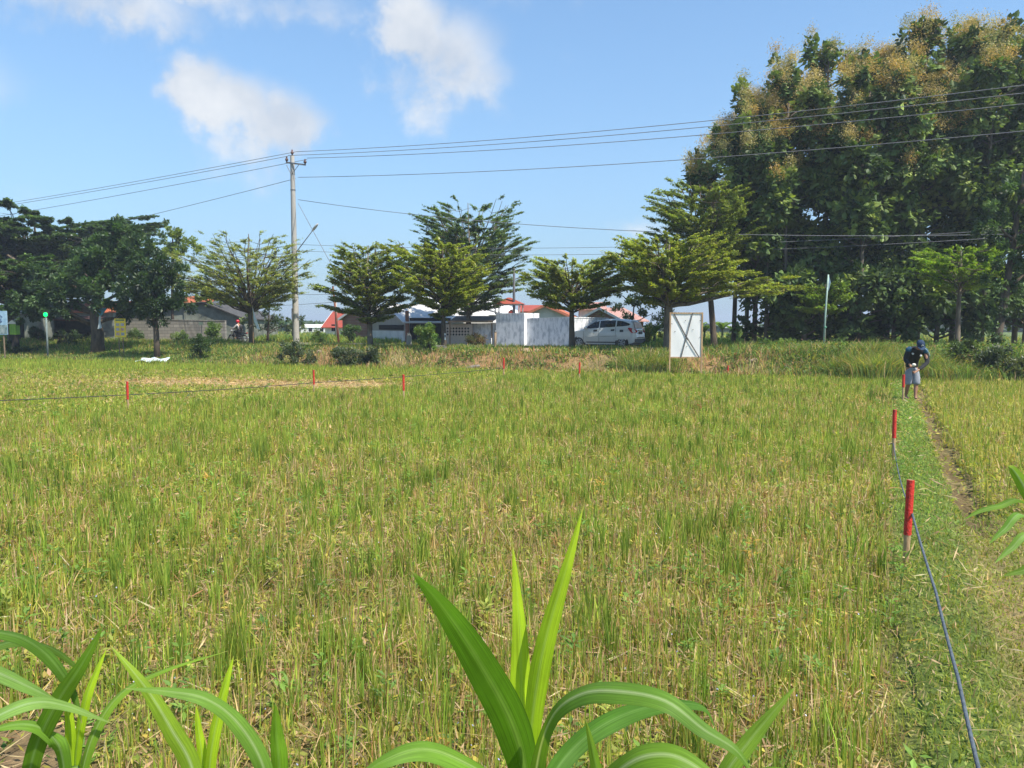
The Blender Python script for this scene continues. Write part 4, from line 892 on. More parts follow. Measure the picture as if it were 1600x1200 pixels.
def left_banners():
    Y = 44.5; S = Y/F; c = at(2, 523, Y); g0 = gzs(c.x, Y); r = empty('billboard', (c.x, Y, g0), 0, 'blue printed banner sign at the far left edge', 'sign'); zb = c.z-g0
    w = 21*S; h = 37*S
    MB().box((0, 0, zb+h/2), (w, .04, h)).build('panel', pmat('blue_print', (.30, .45, .58), (.16, .28, .40), .6, 1.5, 0), r)
    MB().box((0, -.025, zb+h*.22), (w*.96, .01, h*.38)).build('photo_print', pmat('bluegreen_print', (.08, .14, .16), (.25, .30, .30), .6, 5, 0), r)
    MB().tube([((.12*cos(a)), -.03, zb+h*.66+.2*sin(a)) for a in np.linspace(.4, 5.6, 14)], .02, 5).build('emblem', pmat('navy_print', (.05, .09, .2)), r)
    MB().tube([(-.06+.10*cos(a), -.03, zb+h*.60+.10*sin(a)) for a in np.linspace(-1, 3.6, 10)], .018, 5).build('emblem', MATS['navy_print'], r)
    for x in (-.2, .12): MB().box((x, .045, zb/2-.1+.2), (.05, .05, zb+.4)).build('leg', OLDWOOD, r)
    Y = 46.5; S = Y/F; c = at(18.5, 523, Y); g0 = gzs(c.x, Y); r = empty('kiosk', (c.x, Y+.3, g0), 0, 'small lime green kiosk with a white pitched top beside the blue banner sign', 'kiosk'); zb = c.z-g0
    MB().box((0, 0, zb+.32), (.38, .4, .62)).build('body', pmat('lime_paint', (.28, .52, .05), (.2, .42, .05), .5, 3, 0), r)
    MB().prism([(-.3, -.25, zb+.65), (.3, -.25, zb+.65), (0, -.25, zb+.9)], (0, .5, 0)).build('roof', WHITE, r)
    for k in range(4): MB().box((-.15+.1*k, -.205, zb+.32), (.02, .01, .6)).build('panel_rib', pmat('lime_rib', (.18, .36, .04)), r)
    MB().box((0, 0, zb/2), (.3, .3, zb)).build('stand', DARK, r)
left_banners()
def green_light():
    Y = 44.6; c = at(72, 492, Y); g0 = gzs(c.x, Y); r = empty('signal_light', (c.x, Y, g0), 0, 'thin grey pole carrying a glowing green signal light', 'signal light'); z = c.z-g0
    MB().tube([(0, 0, -.1), (0, 0, z)], [.06, .05], 8).build('pole', pmat('grey_pole', (.16, .20, .20)), r, smooth=True)
    MB().box((0, .03, z+.02), (.28, .14, .34)).build('housing', BLACK, r, bevel=.03)
    MB().ball((0, -.06, z+.02), (.12, .05, .12), 14, 8).build('lamp_lens', pmat('green_glow', (.0, .5, .08), None, .3, 3, 0, emit=(.0, 1, .12, 2.2)), r, smooth=True)
green_light()
def cream_sign():
    Y = 46; c = at(314.5, 504, Y); g0 = gzs(c.x, Y); r = empty('small_sign', (c.x, Y, g0), 0, 'small cream rectangular sign on a thin post in front of the grey shed', 'sign'); z = c.z-g0
    MB().tube([(0, 0, -.1), (0, 0, z)], .022, 6).build('post', STEEL, r); MB().box((0, -.03, z-.06), (.26, .03, .18)).build('plate', pmat('cream_paint', (.62, .62, .45)), r)
cream_sign()
def sheet():
    c = at(238, 556, 40.2); b = Vector((c.x, 40.2, gzs(c.x, 40.2)+.10)); mb = MB(); n = 9
    out = [(-.78, -.12), (-.62, .28), (-.35, .62), (.05, .38), (.3, .50), (.84, .30), (.35, -.25)]
    for j in range(n+1):
        for i in range(n+1):
            u = i/n; v = j/n; x = -.78+1.6*u; y = (-.3+.10*sin(u*7))*(1-v)+(.55+.15*sin(u*5+1)-.25*u)*v
            mb.v.append(Vector((x, y, .16*v+.07*sin(u*11+v*3)*cos(v*7)+.06*random.random())))
    for j in range(n):
        for i in range(n): k = j*(n+1)+i; mb.f.append((k, k+1, k+n+2, k+n+1))
    o = mb.build('plastic_sheet', pmat('white_plastic', (.62, .70, .72), (.45, .52, .54), .4, 5, .4, 12), None, False, b); so = o.modifiers.new('t', 'SOLIDIFY'); so.thickness = .01
    tag(o, 'crumpled white plastic sheet lying on the grass below the dark trees', 'sheet')
sheet()
def posters():
    for px, Y, y0, y1, lab in ((732, 50.72, 514, 527, 'white and dark paper notice pinned to the trunk of the tallest tree'), (695.5, 39.3, 521, 531, 'small white notice pinned to the yellow-green tree trunk')):
        c = at(px, (y0+y1)/2, Y); S = Y/F; r = empty('notice', c, 0, lab, 'notice'); h = (y1-y0)*S
        MB().box((0, 0, 0), (.19 if px > 700 else .08, .02, h)).build('paper', WHITE, r)
        MB().box((0, -.014, h*.08), (.17 if px > 700 else .06, .006, h*.42)).build('dark_print', pmat('navy_ink', (.04, .06, .12)), r)
posters()
def rocks():
    g = random.Random(5)
    for px, py, Y, s, lab in ((822, 553, 35.5, .20, 'tan rock on the bank below the front of the car'), (838, 556, 35.2, .14, 'smaller tan rock beside the larger one on the bank'), (1178, 565, 30.9, .13, 'orange-tan rock on the bank right of the white board'), (500, 556, 38.6, .12, 'pale stone on the bare brown slope'), (517, 553, 39.0, .11, 'pale stone just right of another on the bare slope'), (1545, 574, 28.2, .12, 'pale stone at the foot of the slanted trunk')):
        c = at(px, py, Y); z = gzs(c.x, Y); mb = MB(); mb.ball((0, 0, 0), (s*1.4, s, s*.8), 9, 6)
        for v in mb.v: v *= g.uniform(.82, 1.15)
        tag(mb.build('rock', pmat('tan_rock', (.42, .30, .20), (.30, .22, .15), .9, 6, .6), None, False, (c.x, Y, z+s*.4)), lab, 'rock')
    c = at(736, 568, 33.8); lg = MB(); lg.tube([(-.5, .2, -.12), (-.2, .05, .02), (.15, 0, .12), (.38, -.1, .2)], [.07, .12, .11, .05], 8)
    tag(lg.build('log', pmat('grey_driftwood', (.26, .22, .18), (.14, .12, .10), .9, 4, .8), None, False, (c.x, 33.8, gzs(c.x, 33.8)+.05), smooth=True), 'short grey weathered log lying at the foot of the bank', 'log')
    p = [(cos(a)*.34, sin(a)*.34, 0) for a in np.linspace(0, 2*pi, 22)]
    c = at(686, 549, 38.6); t = MB().tube(p, .085, 8, cap=False); M = Matrix.Rotation(R(8), 3, 'X')
    t.v = [M @ v for v in t.v]
    tag(t.build('old_tyre', pmat('old_rubber', (.16, .16, .15), (.08, .08, .08), .9), None, False, (c.x, 38.6, gzs(c.x, 38.6)+.16), smooth=True), 'old grey tyre lying flat on the bank near the light green bush', 'tyre')
rocks()
#@@CORN
# ------------------------------------------------------------------ corn
def corn_mat():
    m, nt, out = new_mat('corn_leaf'); L = nt.links.new
    a = N(nt, 'ShaderNodeAttribute', attribute_name='Col'); uv = N(nt, 'ShaderNodeUVMap')
    mp = N(nt, 'ShaderNodeMapping'); mp.inputs['Scale'].default_value = (34, 1.2, 1); L(uv.outputs[0], mp.inputs[0])
    n1 = N(nt, 'ShaderNodeTexNoise', i_Scale=1.0, i_Detail=3.0); L(mp.outputs[0], n1.inputs['Vector'])
    tc = N(nt, 'ShaderNodeTexCoord'); n3 = N(nt, 'ShaderNodeTexNoise', i_Scale=9.0, i_Detail=5.0); L(tc.outputs['Object'], n3.inputs['Vector'])
    mr = N(nt, 'ShaderNodeMapRange'); mr.inputs[1].default_value = .3; mr.inputs[2].default_value = .7; mr.inputs[3].default_value = .72; mr.inputs[4].default_value = 1.25; L(n1.outputs[0], mr.inputs[0])
    mr2 = N(nt, 'ShaderNodeMapRange'); mr2.inputs[1].default_value = .3; mr2.inputs[2].default_value = .7; mr2.inputs[3].default_value = .85; mr2.inputs[4].default_value = 1.15; L(n3.outputs[0], mr2.inputs[0])
    mm = N(nt, 'ShaderNodeMath', operation='MULTIPLY'); L(mr.outputs[0], mm.inputs[0]); L(mr2.outputs[0], mm.inputs[1])
    vm = N(nt, 'ShaderNodeVectorMath', operation='SCALE'); L(a.outputs['Color'], vm.inputs[0]); L(mm.outputs[0], vm.inputs['Scale'])
    b = N(nt, 'ShaderNodeBsdfPrincipled', i_Roughness=.5); b.inputs['Specular IOR Level'].default_value = .16; L(vm.outputs[0], b.inputs['Base Color'])
    bp = N(nt, 'ShaderNodeBump', i_Strength=.35, i_Distance=.002); L(n1.outputs[0], bp.inputs['Height']); L(bp.outputs[0], b.inputs['Normal'])
    hs = N(nt, 'ShaderNodeVectorMath', operation='MULTIPLY'); hs.inputs[1].default_value = (1.9, 1.7, .5); L(vm.outputs[0], hs.inputs[0])
    t = N(nt, 'ShaderNodeBsdfTranslucent'); L(hs.outputs[0], t.inputs[0])
    m1 = N(nt, 'ShaderNodeMixShader'); m1.inputs[0].default_value = .38; L(b.outputs[0], m1.inputs[1]); L(t.outputs[0], m1.inputs[2])
    L(m1.outputs[0], out.inputs[0]); return m
CORN = corn_mat()
def spline(P, n):
    P = [Vector(p) for p in P]; P = [P[0]*2-P[1]]+P+[P[-1]*2-P[-2]]; out = []; m = len(P)-3
    for i in range(n+1):
        u = i/n*m; k = min(int(u), m-1); t = u-k; a, b, c, d = P[k:k+4]
        out.append(.5*((2*b)+(c-a)*t+(2*a-5*b+4*c-d)*t*t+(3*b-a-3*c+d)*t**3))
    return out
def corn_leaf(root, pts, w, face=(0, -1, .5), col=(.10, .22, .03), rib=(.45, .52, .25), fold=.25, w0=.45, wp=.35, n=34, twist=0, wave=.0):
    """pts: (px,py,depth) down the midrib; w: full width in metres; face: direction the upper side looks"""
    C = spline([at(*p) for p in pts], n); V = []; cc = []; uv = []; o = Vector(root.location); face = Vector(face).normalized(); m = 9
    for i, c in enumerate(C):
        t = i/n; T = (C[min(i+1, n)]-C[max(i-1, 0)]).normalized()
        s = T.cross(face); s = s.normalized() if s.length > .05 else prev
        if i and s.dot(prev) < 0: s = -s
        prev = s; nn = s.cross(T); 
        if twist: s = s*cos(twist*t)+nn*sin(twist*t); nn = s.cross(T)
        ww = w*.5*(w0+(1-w0)*min(1, t/wp)**.7)*(1-max(0, (t-wp)/(1-wp))**1.9)+.0006
        for k in range(m):
            u = (k-(m-1)/2)/((m-1)/2)
            q = c+s*ww*u*(1-.10*fold)+nn*(-abs(u)*ww*fold*-1*-1)+nn*(wave*ww*abs(u)*sin(t*19+u*2)) - nn*0
            q = q+nn*(2*abs(u)*ww*fold*0)
            V.append(q-o); a = max(0, 1-abs(u)*5.5)*max(0, 1-t*.95)**.8*.8
            e = .88 if abs(u) > .9 else 1
            yl = min(1, .75+.5*(1-t)); cl_ = (col[0]*1.35*(1.05 if t > .8 else 1), col[1]*1.22, col[2]*.62); dry_ = max(0, (t-.97)/.03)*.7; cl_ = [cl_[j]*(1-dry_)+(.42, .32, .14)[j]*dry_ for j in range(3)]; cc.append([(cl_[j]*(1-a)+rib[j]*a)*e for j in range(3)]); uv.append((u*.5+.5, t*3))
    Q = [(i*m+k, i*m+k+1, (i+1)*m+k+1, (i+1)*m+k) for i in range(n) for k in range(m-1)]
    ob = bulk('leaf', np.array([tuple(v) for v in V]), np.array(Q), CORN, root, np.array(cc), None, True, uv)
    return ob
def corn_plant(px, Y, label, ytop=1200):
    p = at(px, 1200, Y); g0 = gzs(p.x, Y); r = empty('corn_plant', (p.x, Y, g0), 0, label, 'corn plant', 'corn plants along the near edge')
    H = at(px, ytop, Y).z-g0
    MB().tube([(0, 0, -.05), (.01, 0, H*.5), (0, 0, H)], [.020, .017, .012], 10).build('stalk', pmat('corn_stalk', (.16, .26, .06), (.10, .18, .04), .5, 8, .2), r, smooth=True)
    return r
LG = (.24, .40, .035); MGc = (.075, .17, .025); DGc = (.05, .125, .02); BLG = (.10, .20, .07)
c = corn_plant(822, 1.62, 'large corn plant with broad upright leaves in the centre foreground', 1190)
corn_leaf(c, [(826, 1330, 1.62), (822, 1215, 1.60), (800, 1130, 1.55), (752, 1040, 1.47), (700, 960, 1.41), (641, 890, 1.37)], .080, (.35, -1, .35), (.055, .145, .014), (.20, .33, .06), .18, .45, .34, 44)
corn_leaf(c, [(822, 1300, 1.63), (818, 1180, 1.64), (815, 1080, 1.66), (812, 980, 1.68), (801, 850, 1.72)], .056, (.25, -1, .1), LG, (.30, .45, .08), .25, .6, .30, 40)
corn_leaf(c, [(822, 1300, 1.62), (828, 1160, 1.62), (840, 1060, 1.62), (856, 985, 1.62), (884, 890, 1.64), (911, 793, 1.68)], .048, (-.45, -1, .15), LG, (.34, .48, .12), .30, .5, .38, 40)
corn_leaf(c, [(832, 1320, 1.60), (838, 1200, 1.56), (862, 1120, 1.50), (908, 1084, 1.44), (968, 1080, 1.38), (1040, 1095, 1.34), (1100, 1140, 1.32), (1150, 1172, 1.30), (1180, 1215, 1.30)], .052, (-.2, -.55, 1), (.085, .19, .05), (.52, .60, .36), .22, .5, .3, 48, 0, .03)
corn_leaf(c, [(835, 1330, 1.66), (858, 1225, 1.70), (905, 1160, 1.76), (970, 1118, 1.80), (1040, 1100, 1.82), (1100, 1105, 1.84), (1122, 1150, 1.84)], .056, (.3, -.6, 1), (.055, .15, .035), (.16, .30, .08), .25, .5, .45, 44, .5, .04)
corn_leaf(c, [(815, 1310, 1.58), (780, 1230, 1.52), (720, 1188, 1.46), (660, 1170, 1.42), (600, 1188, 1.38), (540, 1230, 1.36)], .052, (0, -.5, 1), (.10, .22, .05), (.3, .42, .15), .3, .5, .4, 40, 0, .03)
c = corn_plant(960, 1.32, 'low corn plant whose arched leaf just shows at the bottom centre-right', 1275)
corn_leaf(c, [(925, 1330, 1.32), (950, 1230, 1.30), (990, 1188, 1.27), (1050, 1180, 1.24), (1110, 1215, 1.22), (1150, 1270, 1.2)], .056, (0, -.5, 1), (.10, .21, .04), (.5, .58, .34), .2, .6, .4, 36)
corn_leaf(c, [(940, 1330, 1.30), (936, 1230, 1.29), (928, 1180, 1.28), (915, 1124, 1.27)], .022, (.2, -1, .1), (.11, .22, .04), (.2, .34, .08), .4, .6, .3, 24)
c = corn_plant(1130, 1.42, 'corn plant with one long narrow leaf pointing up right of the centre', 1290)
corn_leaf(c, [(1095, 1300, 1.42), (1130, 1215, 1.42), (1165, 1165, 1.43), (1200, 1122, 1.44), (1243, 1072, 1.46)], .036, (-.7, -1, .4), (.12, .23, .05), (.3, .42, .16), .35, .7, .3, 30)
corn_leaf(c, [(1120, 1300, 1.40), (1150, 1240, 1.39), (1200, 1205, 1.37), (1260, 1212, 1.35)], .03, (0, -.5, 1), (.11, .22, .04), (.3, .4, .15), .3, .7, .3, 24)
c = corn_plant(115, 1.75, 'leafy corn plant at the lower left corner', 1200)
corn_leaf(c, [(30, 1300, 1.70), (52, 1180, 1.68), (88, 1100, 1.66), (128, 1038, 1.66), (162, 976, 1.68)], .042, (.3, -1, .35), (.075, .17, .025), (.2, .32, .1), .3, .7, .35, 40)
corn_leaf(c, [(112, 1300, 1.76), (110, 1190, 1.76), (107, 1120, 1.76), (98, 1050, 1.80)], .028, (.1, -1, .2), LG, (.3, .45, .1), .3, .8, .3, 30)
corn_leaf(c, [(115, 1300, 1.76), (118, 1180, 1.76), (132, 1100, 1.76), (150, 1050, 1.78), (166, 1014, 1.80)], .028, (-.3, -1, .2), LG, (.3, .45, .1), .3, .7, .35, 30)
corn_leaf(c, [(112, 1310, 1.72), (132, 1190, 1.72), (160, 1120, 1.76), (200, 1075, 1.82), (262, 1045, 1.90), (356, 1017, 2.02)], .032, (-.2, -.8, .8), (.11, .22, .04), (.3, .42, .15), .3, .6, .3, 40, .3)
corn_leaf(c, [(100, 1310, 1.74), (98, 1190, 1.72), (72, 1142, 1.68), (20, 1132, 1.64), (-60, 1160, 1.6)], .038, (0, -.5, 1), (.10, .22, .05), (.3, .42, .2), .3, .7, .35, 34)
corn_leaf(c, [(-90, 1172, 1.40), (-10, 1122, 1.44), (50, 1098, 1.48), (100, 1102, 1.52), (175, 1130, 1.58)], .034, (0, -.6, 1), (.13, .25, .11), (.35, .48, .25), .15, .6, .4, 36)
c = corn_plant(-60, 1.60, 'corn plant mostly outside the left edge, its dark leaves arching in', 1200)
corn_leaf(c, [(-70, 1100, 1.6), (-30, 1000, 1.62), (20, 992, 1.66), (70, 1020, 1.70), (110, 1075, 1.72), (128, 1130, 1.72)], .034, (0, -.5, 1), (.055, .13, .03), (.16, .26, .08), .35, .7, .4, 38)
corn_leaf(c, [(-70, 1110, 1.75), (-20, 1020, 1.80), (40, 1002, 1.86), (90, 1018, 1.92), (140, 1062, 1.96)], .030, (0, -.5, 1), (.05, .11, .025), (.14, .24, .08), .35, .7, .4, 38)
corn_leaf(c, [(-80, 1020, 1.5), (0, 1052, 1.52), (60, 1080, 1.56), (100, 1100, 1.6)], .034, (0, -.5, 1), (.11, .22, .09), (.3, .4, .2), .2, .8, .4, 32)
c = corn_plant(318, 1.72, 'slender corn plant with a thin upright leaf at the lower left', 1210)
corn_leaf(c, [(318, 1300, 1.72), (300, 1200, 1.70), (268, 1140, 1.66), (228, 1075, 1.64), (172, 1008, 1.64)], .042, (.5, -1, .5), (.16, .28, .05), (.5, .6, .35), .25, .7, .3, 38)
corn_leaf(c, [(322, 1300, 1.72), (328, 1190, 1.72), (340, 1120, 1.73), (352, 1070, 1.74), (365, 1025, 1.76)], .030, (-.2, -1, .2), LG, (.35, .5, .12), .3, .8, .35, 30)
corn_leaf(c, [(318, 1300, 1.74), (316, 1190, 1.74), (310, 1140, 1.75), (306, 1102, 1.76)], .022, (.2, -1, .2), LG, (.35, .5, .12), .3, .8, .3, 26)
c = corn_plant(425, 1.55, 'corn plant with one leaf arching left and one blade pointing up, lower left', 1215)
corn_leaf(c, [(432, 1310, 1.55), (412, 1200, 1.52), (372, 1130, 1.48), (322, 1092, 1.44), (262, 1080, 1.42), (196, 1076, 1.40)], .036, (0, -.6, 1), (.11, .23, .07), (.4, .5, .25), .2, .8, .35, 40)
corn_leaf(c, [(436, 1310, 1.56), (436, 1200, 1.56), (432, 1150, 1.57), (430, 1098, 1.58)], .036, (0, -1, .2), (.09, .20, .025), (.18, .32, .06), .3, .9, .4, 28)
# right edge plant
c = corn_plant(1650, 2.55, 'corn plant reaching in from the right edge with thin leaves', 850)
corn_leaf(c, [(1640, 900, 2.55), (1618, 800, 2.5), (1600, 760, 2.5), (1584, 735, 2.5), (1575, 728, 2.5)], .04, (-.6, -1, .3), (.16, .30, .06), (.6, .7, .5), .3, .8, .4, 30)
corn_leaf(c, [(1645, 850, 2.55), (1600, 784, 2.5), (1560, 790, 2.45), (1530, 798, 2.42), (1506, 812, 2.4)], .024, (0, -.5, 1), (.08, .17, .03), (.2, .3, .1), .35, .8, .4, 30)
corn_leaf(c, [(1650, 880, 2.5), (1600, 805, 2.4), (1570, 826, 2.36), (1545, 850, 2.34)], .026, (0, -.5, 1), (.10, .22, .06), (.3, .4, .2), .3, .8, .4, 30)
corn_leaf(c, [(1650, 900, 2.5), (1610, 836, 2.4), (1580, 856, 2.36), (1554, 880, 2.34)], .026, (0, -.5, 1), (.13, .26, .09), (.3, .4, .2), .3, .8, .4, 30)
corn_leaf(c, [(1650, 960, 2.5), (1620, 890, 2.4), (1595, 892, 2.36), (1566, 900, 2.34)], .03, (0, -.5, 1), (.08, .16, .03), (.2, .3, .1), .3, .8, .4, 24)

# ------------------------------------------------------------------ car (length along local x, front at -x)
PAINT = pmat('silver_paint', (.66, .68, .68), (.62, .64, .64), .25, 2, 0, coat=.6, spec=.5)
GLASS = pmat('dark_glass', (.012, .014, .016), None, .08, 3, 0, spec=.4)
RUB = pmat('tyre_rubber', (.025, .025, .025), (.04, .04, .038), .85, 10, .3)
ALLOY = pmat('alloy', (.55, .55, .56), (.45, .45, .46), .3, 5, 0, metal=.8)
REDL = pmat('red_lens', (.45, .015, .02), (.35, .01, .02), .15, 10, 0)
def car():
    L0, L1 = -2.05, 2.05
    b = base_at(947, 43.6); b.z += .03
    r = empty('parked_car', b, R(-30), 'silver-white family minivan parked on the road with its left side and tail showing', 'car')
    topx = [-2.05, -1.98, -1.75, -1.30, -1.02, -.62, -.25, .2, .8, 1.3, 1.62, 1.80, 1.93, 2.02, 2.05]
    topz = [.62, .80, .91, 1.02, 1.09, 1.34, 1.52, 1.61, 1.625, 1.58, 1.53, 1.42, 1.10, .95, .62]
    botx = [-2.05, -1.9, -1.5, 0, 1.5, 1.9, 2.05]; botz = [.36, .24, .21, .21, .22, .30, .42]
    def top(x): return float(np.interp(x, topx, topz))
    def bot(x): return float(np.interp(x, botx, botz))
    def hw(x, z):
        w = np.interp(z, [.2, .35, .6, .95, 1.1, 1.35, 1.6], [.77, .82, .845, .835, .79, .70, .60])
        e = np.interp(x, [-2.05, -1.85, -1.5, -1.0, 1.5, 1.9, 2.05], [.62, .84, .95, 1, 1, .95, .80])
        return float(w*e)
    xs = sorted(set(list(np.linspace(L0, L1, 46))+topx)); mb = MB(); m = 13; ns = []
    for x in xs:
        zt, zb = top(x), bot(x); ring = []
        for k in range(m):
            t = k/(m-1); z = zb+(zt-.05-zb)*t; ring.append((x, hw(x, z), z))
        wt = hw(x, zt-.05); half = ring+[(x, wt-.03, zt-.02), (x, wt-.10, zt-.004), (x, wt*.5, zt+.012), (x, 0, zt+.018)]
        full = half+[(x, -y, z) for (_, y, z) in reversed(half[:-1])]; n = len(full); ns.append(n); mb.v += [Vector(p) for p in full]
    n = ns[0]
    for i in range(len(xs)-1):
        for k in range(n): k2 = (k+1) % n; mb.f.append((i*n+k, i*n+k2, (i+1)*n+k2, (i+1)*n+k))
    mb.f.append(tuple(range(n))[::-1]); mb.f.append(tuple((len(xs)-1)*n+k for k in range(n)))
    mb.f = [tuple(reversed(f)) for f in mb.f]
    mb.build('body', PAINT, r, smooth=True, ang=35)
    S = -1  # visible side is -y
    def panel(poly, off=.006, th=.004, name='window', mat=GLASS, both=True, par=None, res=5):
        for sd in ((-1, 1) if both else (-1,)):
            g = MB(); P = []
            for i, (x0, z0) in enumerate(poly):
                x1, z1 = poly[(i+1) % len(poly)]
                for k in range(res): P.append((x0+(x1-x0)*k/res, z0+(z1-z0)*k/res))
            cx = sum(p[0] for p in P)/len(P); cz = sum(p[1] for p in P)/len(P)
            P2 = [((x+cx)/2, (z+cz)/2) for x, z in P]
            ring = lambda Q: [(x, sd*(hw(x, z)+off), z) for x, z in Q]
            k = len(P); vs = ring(P)+ring(P2)+[(cx, sd*(hw(cx, cz)+off), cz)]
            fs = [(i, (i+1) % k, k+(i+1) % k, k+i) for i in range(k)]+[(k+i, k+(i+1) % k, 2*k) for i in range(k)]
            if sd > 0: fs = [tuple(reversed(f)) for f in fs]
            g.add(vs, fs).build(name, mat, par or r, smooth=True)
    panel([(-1.02, 1.10), (-.50, 1.39), (-.18, 1.50), (-.12, 1.515), (-.12, 1.13), (-.60, 1.09)])
    panel([(-.06, 1.13), (-.06, 1.52), (.35, 1.545), (.86, 1.54), (.86, 1.19), (.4, 1.16)])
    panel([(.93, 1.20), (.93, 1.53), (1.25, 1.50), (1.45, 1.45), (1.72, 1.33), (1.62, 1.26), (1.3, 1.22)])
    # seams
    for x, z0, z1 in ((-.09, .33, 1.12), (.90, .62, 1.18), (-1.02, .45, 1.06)):
        panel([(x-.008, z0), (x-.008, z1), (x+.008, z1), (x+.008, z0)], .003, name='door_seam', mat=BLACK, res=3)
    panel([(-1.18, .30), (-1.18, .36), (1.08, .36), (1.08, .30)], .004, name='sill_trim', mat=pmat('grey_trim', (.10, .10, .10)), res=8)
    for x in (-.30, .72):
        for sd in (-1, 1): MB().ball((x, sd*(hw(x, .98)+.012), .98), (.10, .02, .022)).build('door_handle', BLACK, r, smooth=True)
    panel([(-.42, .92), (-.42, 1.02), (-.18, 1.04), (-.2, .93)], .005, name='handle_recess', mat=BLACK, res=3)
    panel([(.62, .95), (.62, 1.04), (.84, 1.06), (.82, .96)], .005, name='handle_recess', mat=BLACK, res=3)
    panel([(1.15, .90), (1.15, 1.03), (1.36, 1.03), (1.36, .90)], .005, name='fuel_flap', mat=pmat('smoke', (.06, .065, .07)), both=False, res=3)
    panel([(-.95, .60), (-.95, .64), (1.0, .70), (1.0, .66)], .004, name='body_crease', mat=pmat('crease', (.45, .47, .48), None, .3, 3, 0), res=8)
    # mirrors
    for sd in (-1, 1): MB().ball((-.86, sd*.90, 1.12), (.08, .12, .075)).build('mirror', PAINT, r, smooth=True)
    # windscreen
    def vpanel(pts, name, mat, th=.012):
        return MB().prism(pts, (0, 0, th)).build(name, mat, r)
    vpanel([(-1.08, -.66, 1.085), (-1.08, .66, 1.085), (-.36, .56, 1.50), (-.36, -.56, 1.50)], 'windscreen', GLASS)
    vpanel([(1.955, -.60, 1.10), (1.955, .60, 1.10), (1.835, .52, 1.42), (1.835, -.52, 1.42)], 'rear_window', GLASS, .02)
    MB().box((1.78, 0, 1.545), (.22, 1.12, .035), rot=Matrix.Rotation(R(8), 3, 'Y')).build('roof_spoiler', PAINT, r, bevel=.01)
    # tail lights, wrap round the corner
    for sd in (-1, 1):
        MB().prism([(1.62, sd*.845, 1.12), (1.70, sd*.86, 1.15), (2.0, sd*.70, 1.06), (2.06, sd*.60, .98), (2.04, sd*.70, .86), (1.86, sd*.835, .84), (1.74, sd*.852, .95)], (0, -sd*.14, 0)).build('tail_light', REDL, r, bevel=.01)
        MB().prism([(-1.95, sd*.62, .74), (-1.55, sd*.825, .90), (-1.50, sd*.83, .84), (-1.90, sd*.68, .66)], (0, -sd*.1, 0)).build('headlight', pmat('clear_lens', (.6, .62, .65), None, .1, 3, 0), r)
    MB().box((2.06, 0, .86), (.03, .50, .15)).build('number_plate', BLACK, r, bevel=.004)
    MB().box((2.05, 0, 1.00), (.03, .75, .06)).build('tailgate_trim', pmat('chrome', (.5, .5, .5), None, .2, 3, 0, metal=1), r)
    MB().box((2.02, 0, .45), (.10, 1.45, .17)).build('rear_bumper', pmat('grey_bumper', (.12, .125, .13)), r, bevel=.03)
    MB().box((2.09, 0, .60), (.02, 1.1, .03)).build('bumper_line', BLACK, r)
    MB().tube([(.6, .2, 1.64), (.62, .2, 1.66), (.9, .2, 1.80)], .008, 4).build('aerial', BLACK, r)
    MB().box((0, 0, .22), (3.6, 1.45, .12)).build('underbody', BLACK, r)
    for x in (-1.30, 1.27):
        for sd in (-1, 1):
            a = MB(); n = 22
            pr = [(x+cos(t)*.385, sd*(hw(x, .4)+.004), .30+sin(t)*.385) for t in np.linspace(-.25, pi+.25, n)]
            a.prism(pr, (0, -sd*.05, 0)).build('wheel_arch', BLACK, r)
            w = MB(); y0 = sd*.62; y1 = sd*.835
            w.tube([(x, y0, .30), (x, y0+sd*.02, .30), (x, y1-sd*.02, .30), (x, y1, .30)], [.26, .30, .30, .265], 26); wo = w.build('wheel', RUB, r, smooth=True, ang=40)
            q = MB(); q.tube([(x, y1-.005*sd, .30), (x, y1+.006*sd, .30)], .205, 24); q.build('rim', pmat('rim_dark', (.05, .05, .055), None, .4), wo)
            q = MB()
            for k in range(6):
                t = k*pi/3+.3
                for dt in (-.16, .16):
                    q.tube([(x+cos(t)*.03, y1+sd*.012, .30+sin(t)*.03), (x+cos(t+dt)*.19, y1+sd*.012, .30+sin(t+dt)*.19)], [.022, .016], 5)
            q.tube([(x+cos(t)*.198, y1+sd*.012, .30+sin(t)*.198) for t in np.linspace(0, 2*pi, 26)], .012, 5, cap=False)
            q.ball((x, y1+sd*.014, .30), (.045, .015, .045)); q.build('spokes', ALLOY, wo, smooth=True)
car()

# ------------------------------------------------------------------ buildings
TILE = wave_mat('red_tiles', (.42, .08, .045), (.30, .05, .03), 'Y', 5, .7, dirt=.4)
OTILE = wave_mat('orange_tiles', (.52, .15, .06), (.36, .09, .04), 'X', 4, .8, dirt=.5)
PTILE = wave_mat('faded_pink_tiles', (.50, .30, .26), (.38, .20, .17), 'X', 4, .8, dirt=.6, dcol=(.35, .10, .08))
ZINC = wave_mat('pale_corrugated_roof', (.62, .60, .57), (.50, .48, .46), 'X', 3.2, .45, dirt=.35, dcol=(.40, .33, .27))
GZINC = wave_mat('grey_corrugated_wall', (.44, .42, .38), (.28, .27, .25), 'Y', 4, .5, dirt=.4)
PLAST = pmat('weathered_white_wall', (.80, .81, .83), (.36, .39, .43), .9, 3.0, .3, 20, stretch=(1.5, 1.5, .55), mask=(.46, .66))
GPLAST = pmat('grey_plaster', (.21, .23, .19), (.10, .11, .09), .9, .9, .3, 20)
CREAM = pmat('cream_plaster', (.60, .52, .38), (.5, .43, .32), .9, 2, .2)
WPL = pmat('white_plaster', (.74, .73, .70), (.60, .60, .58), .85, 1.5, .2)
BRICK = brick_mat('red_brick', (.34, .14, .08), (.28, .11, .07), (.30, .27, .24), 4)
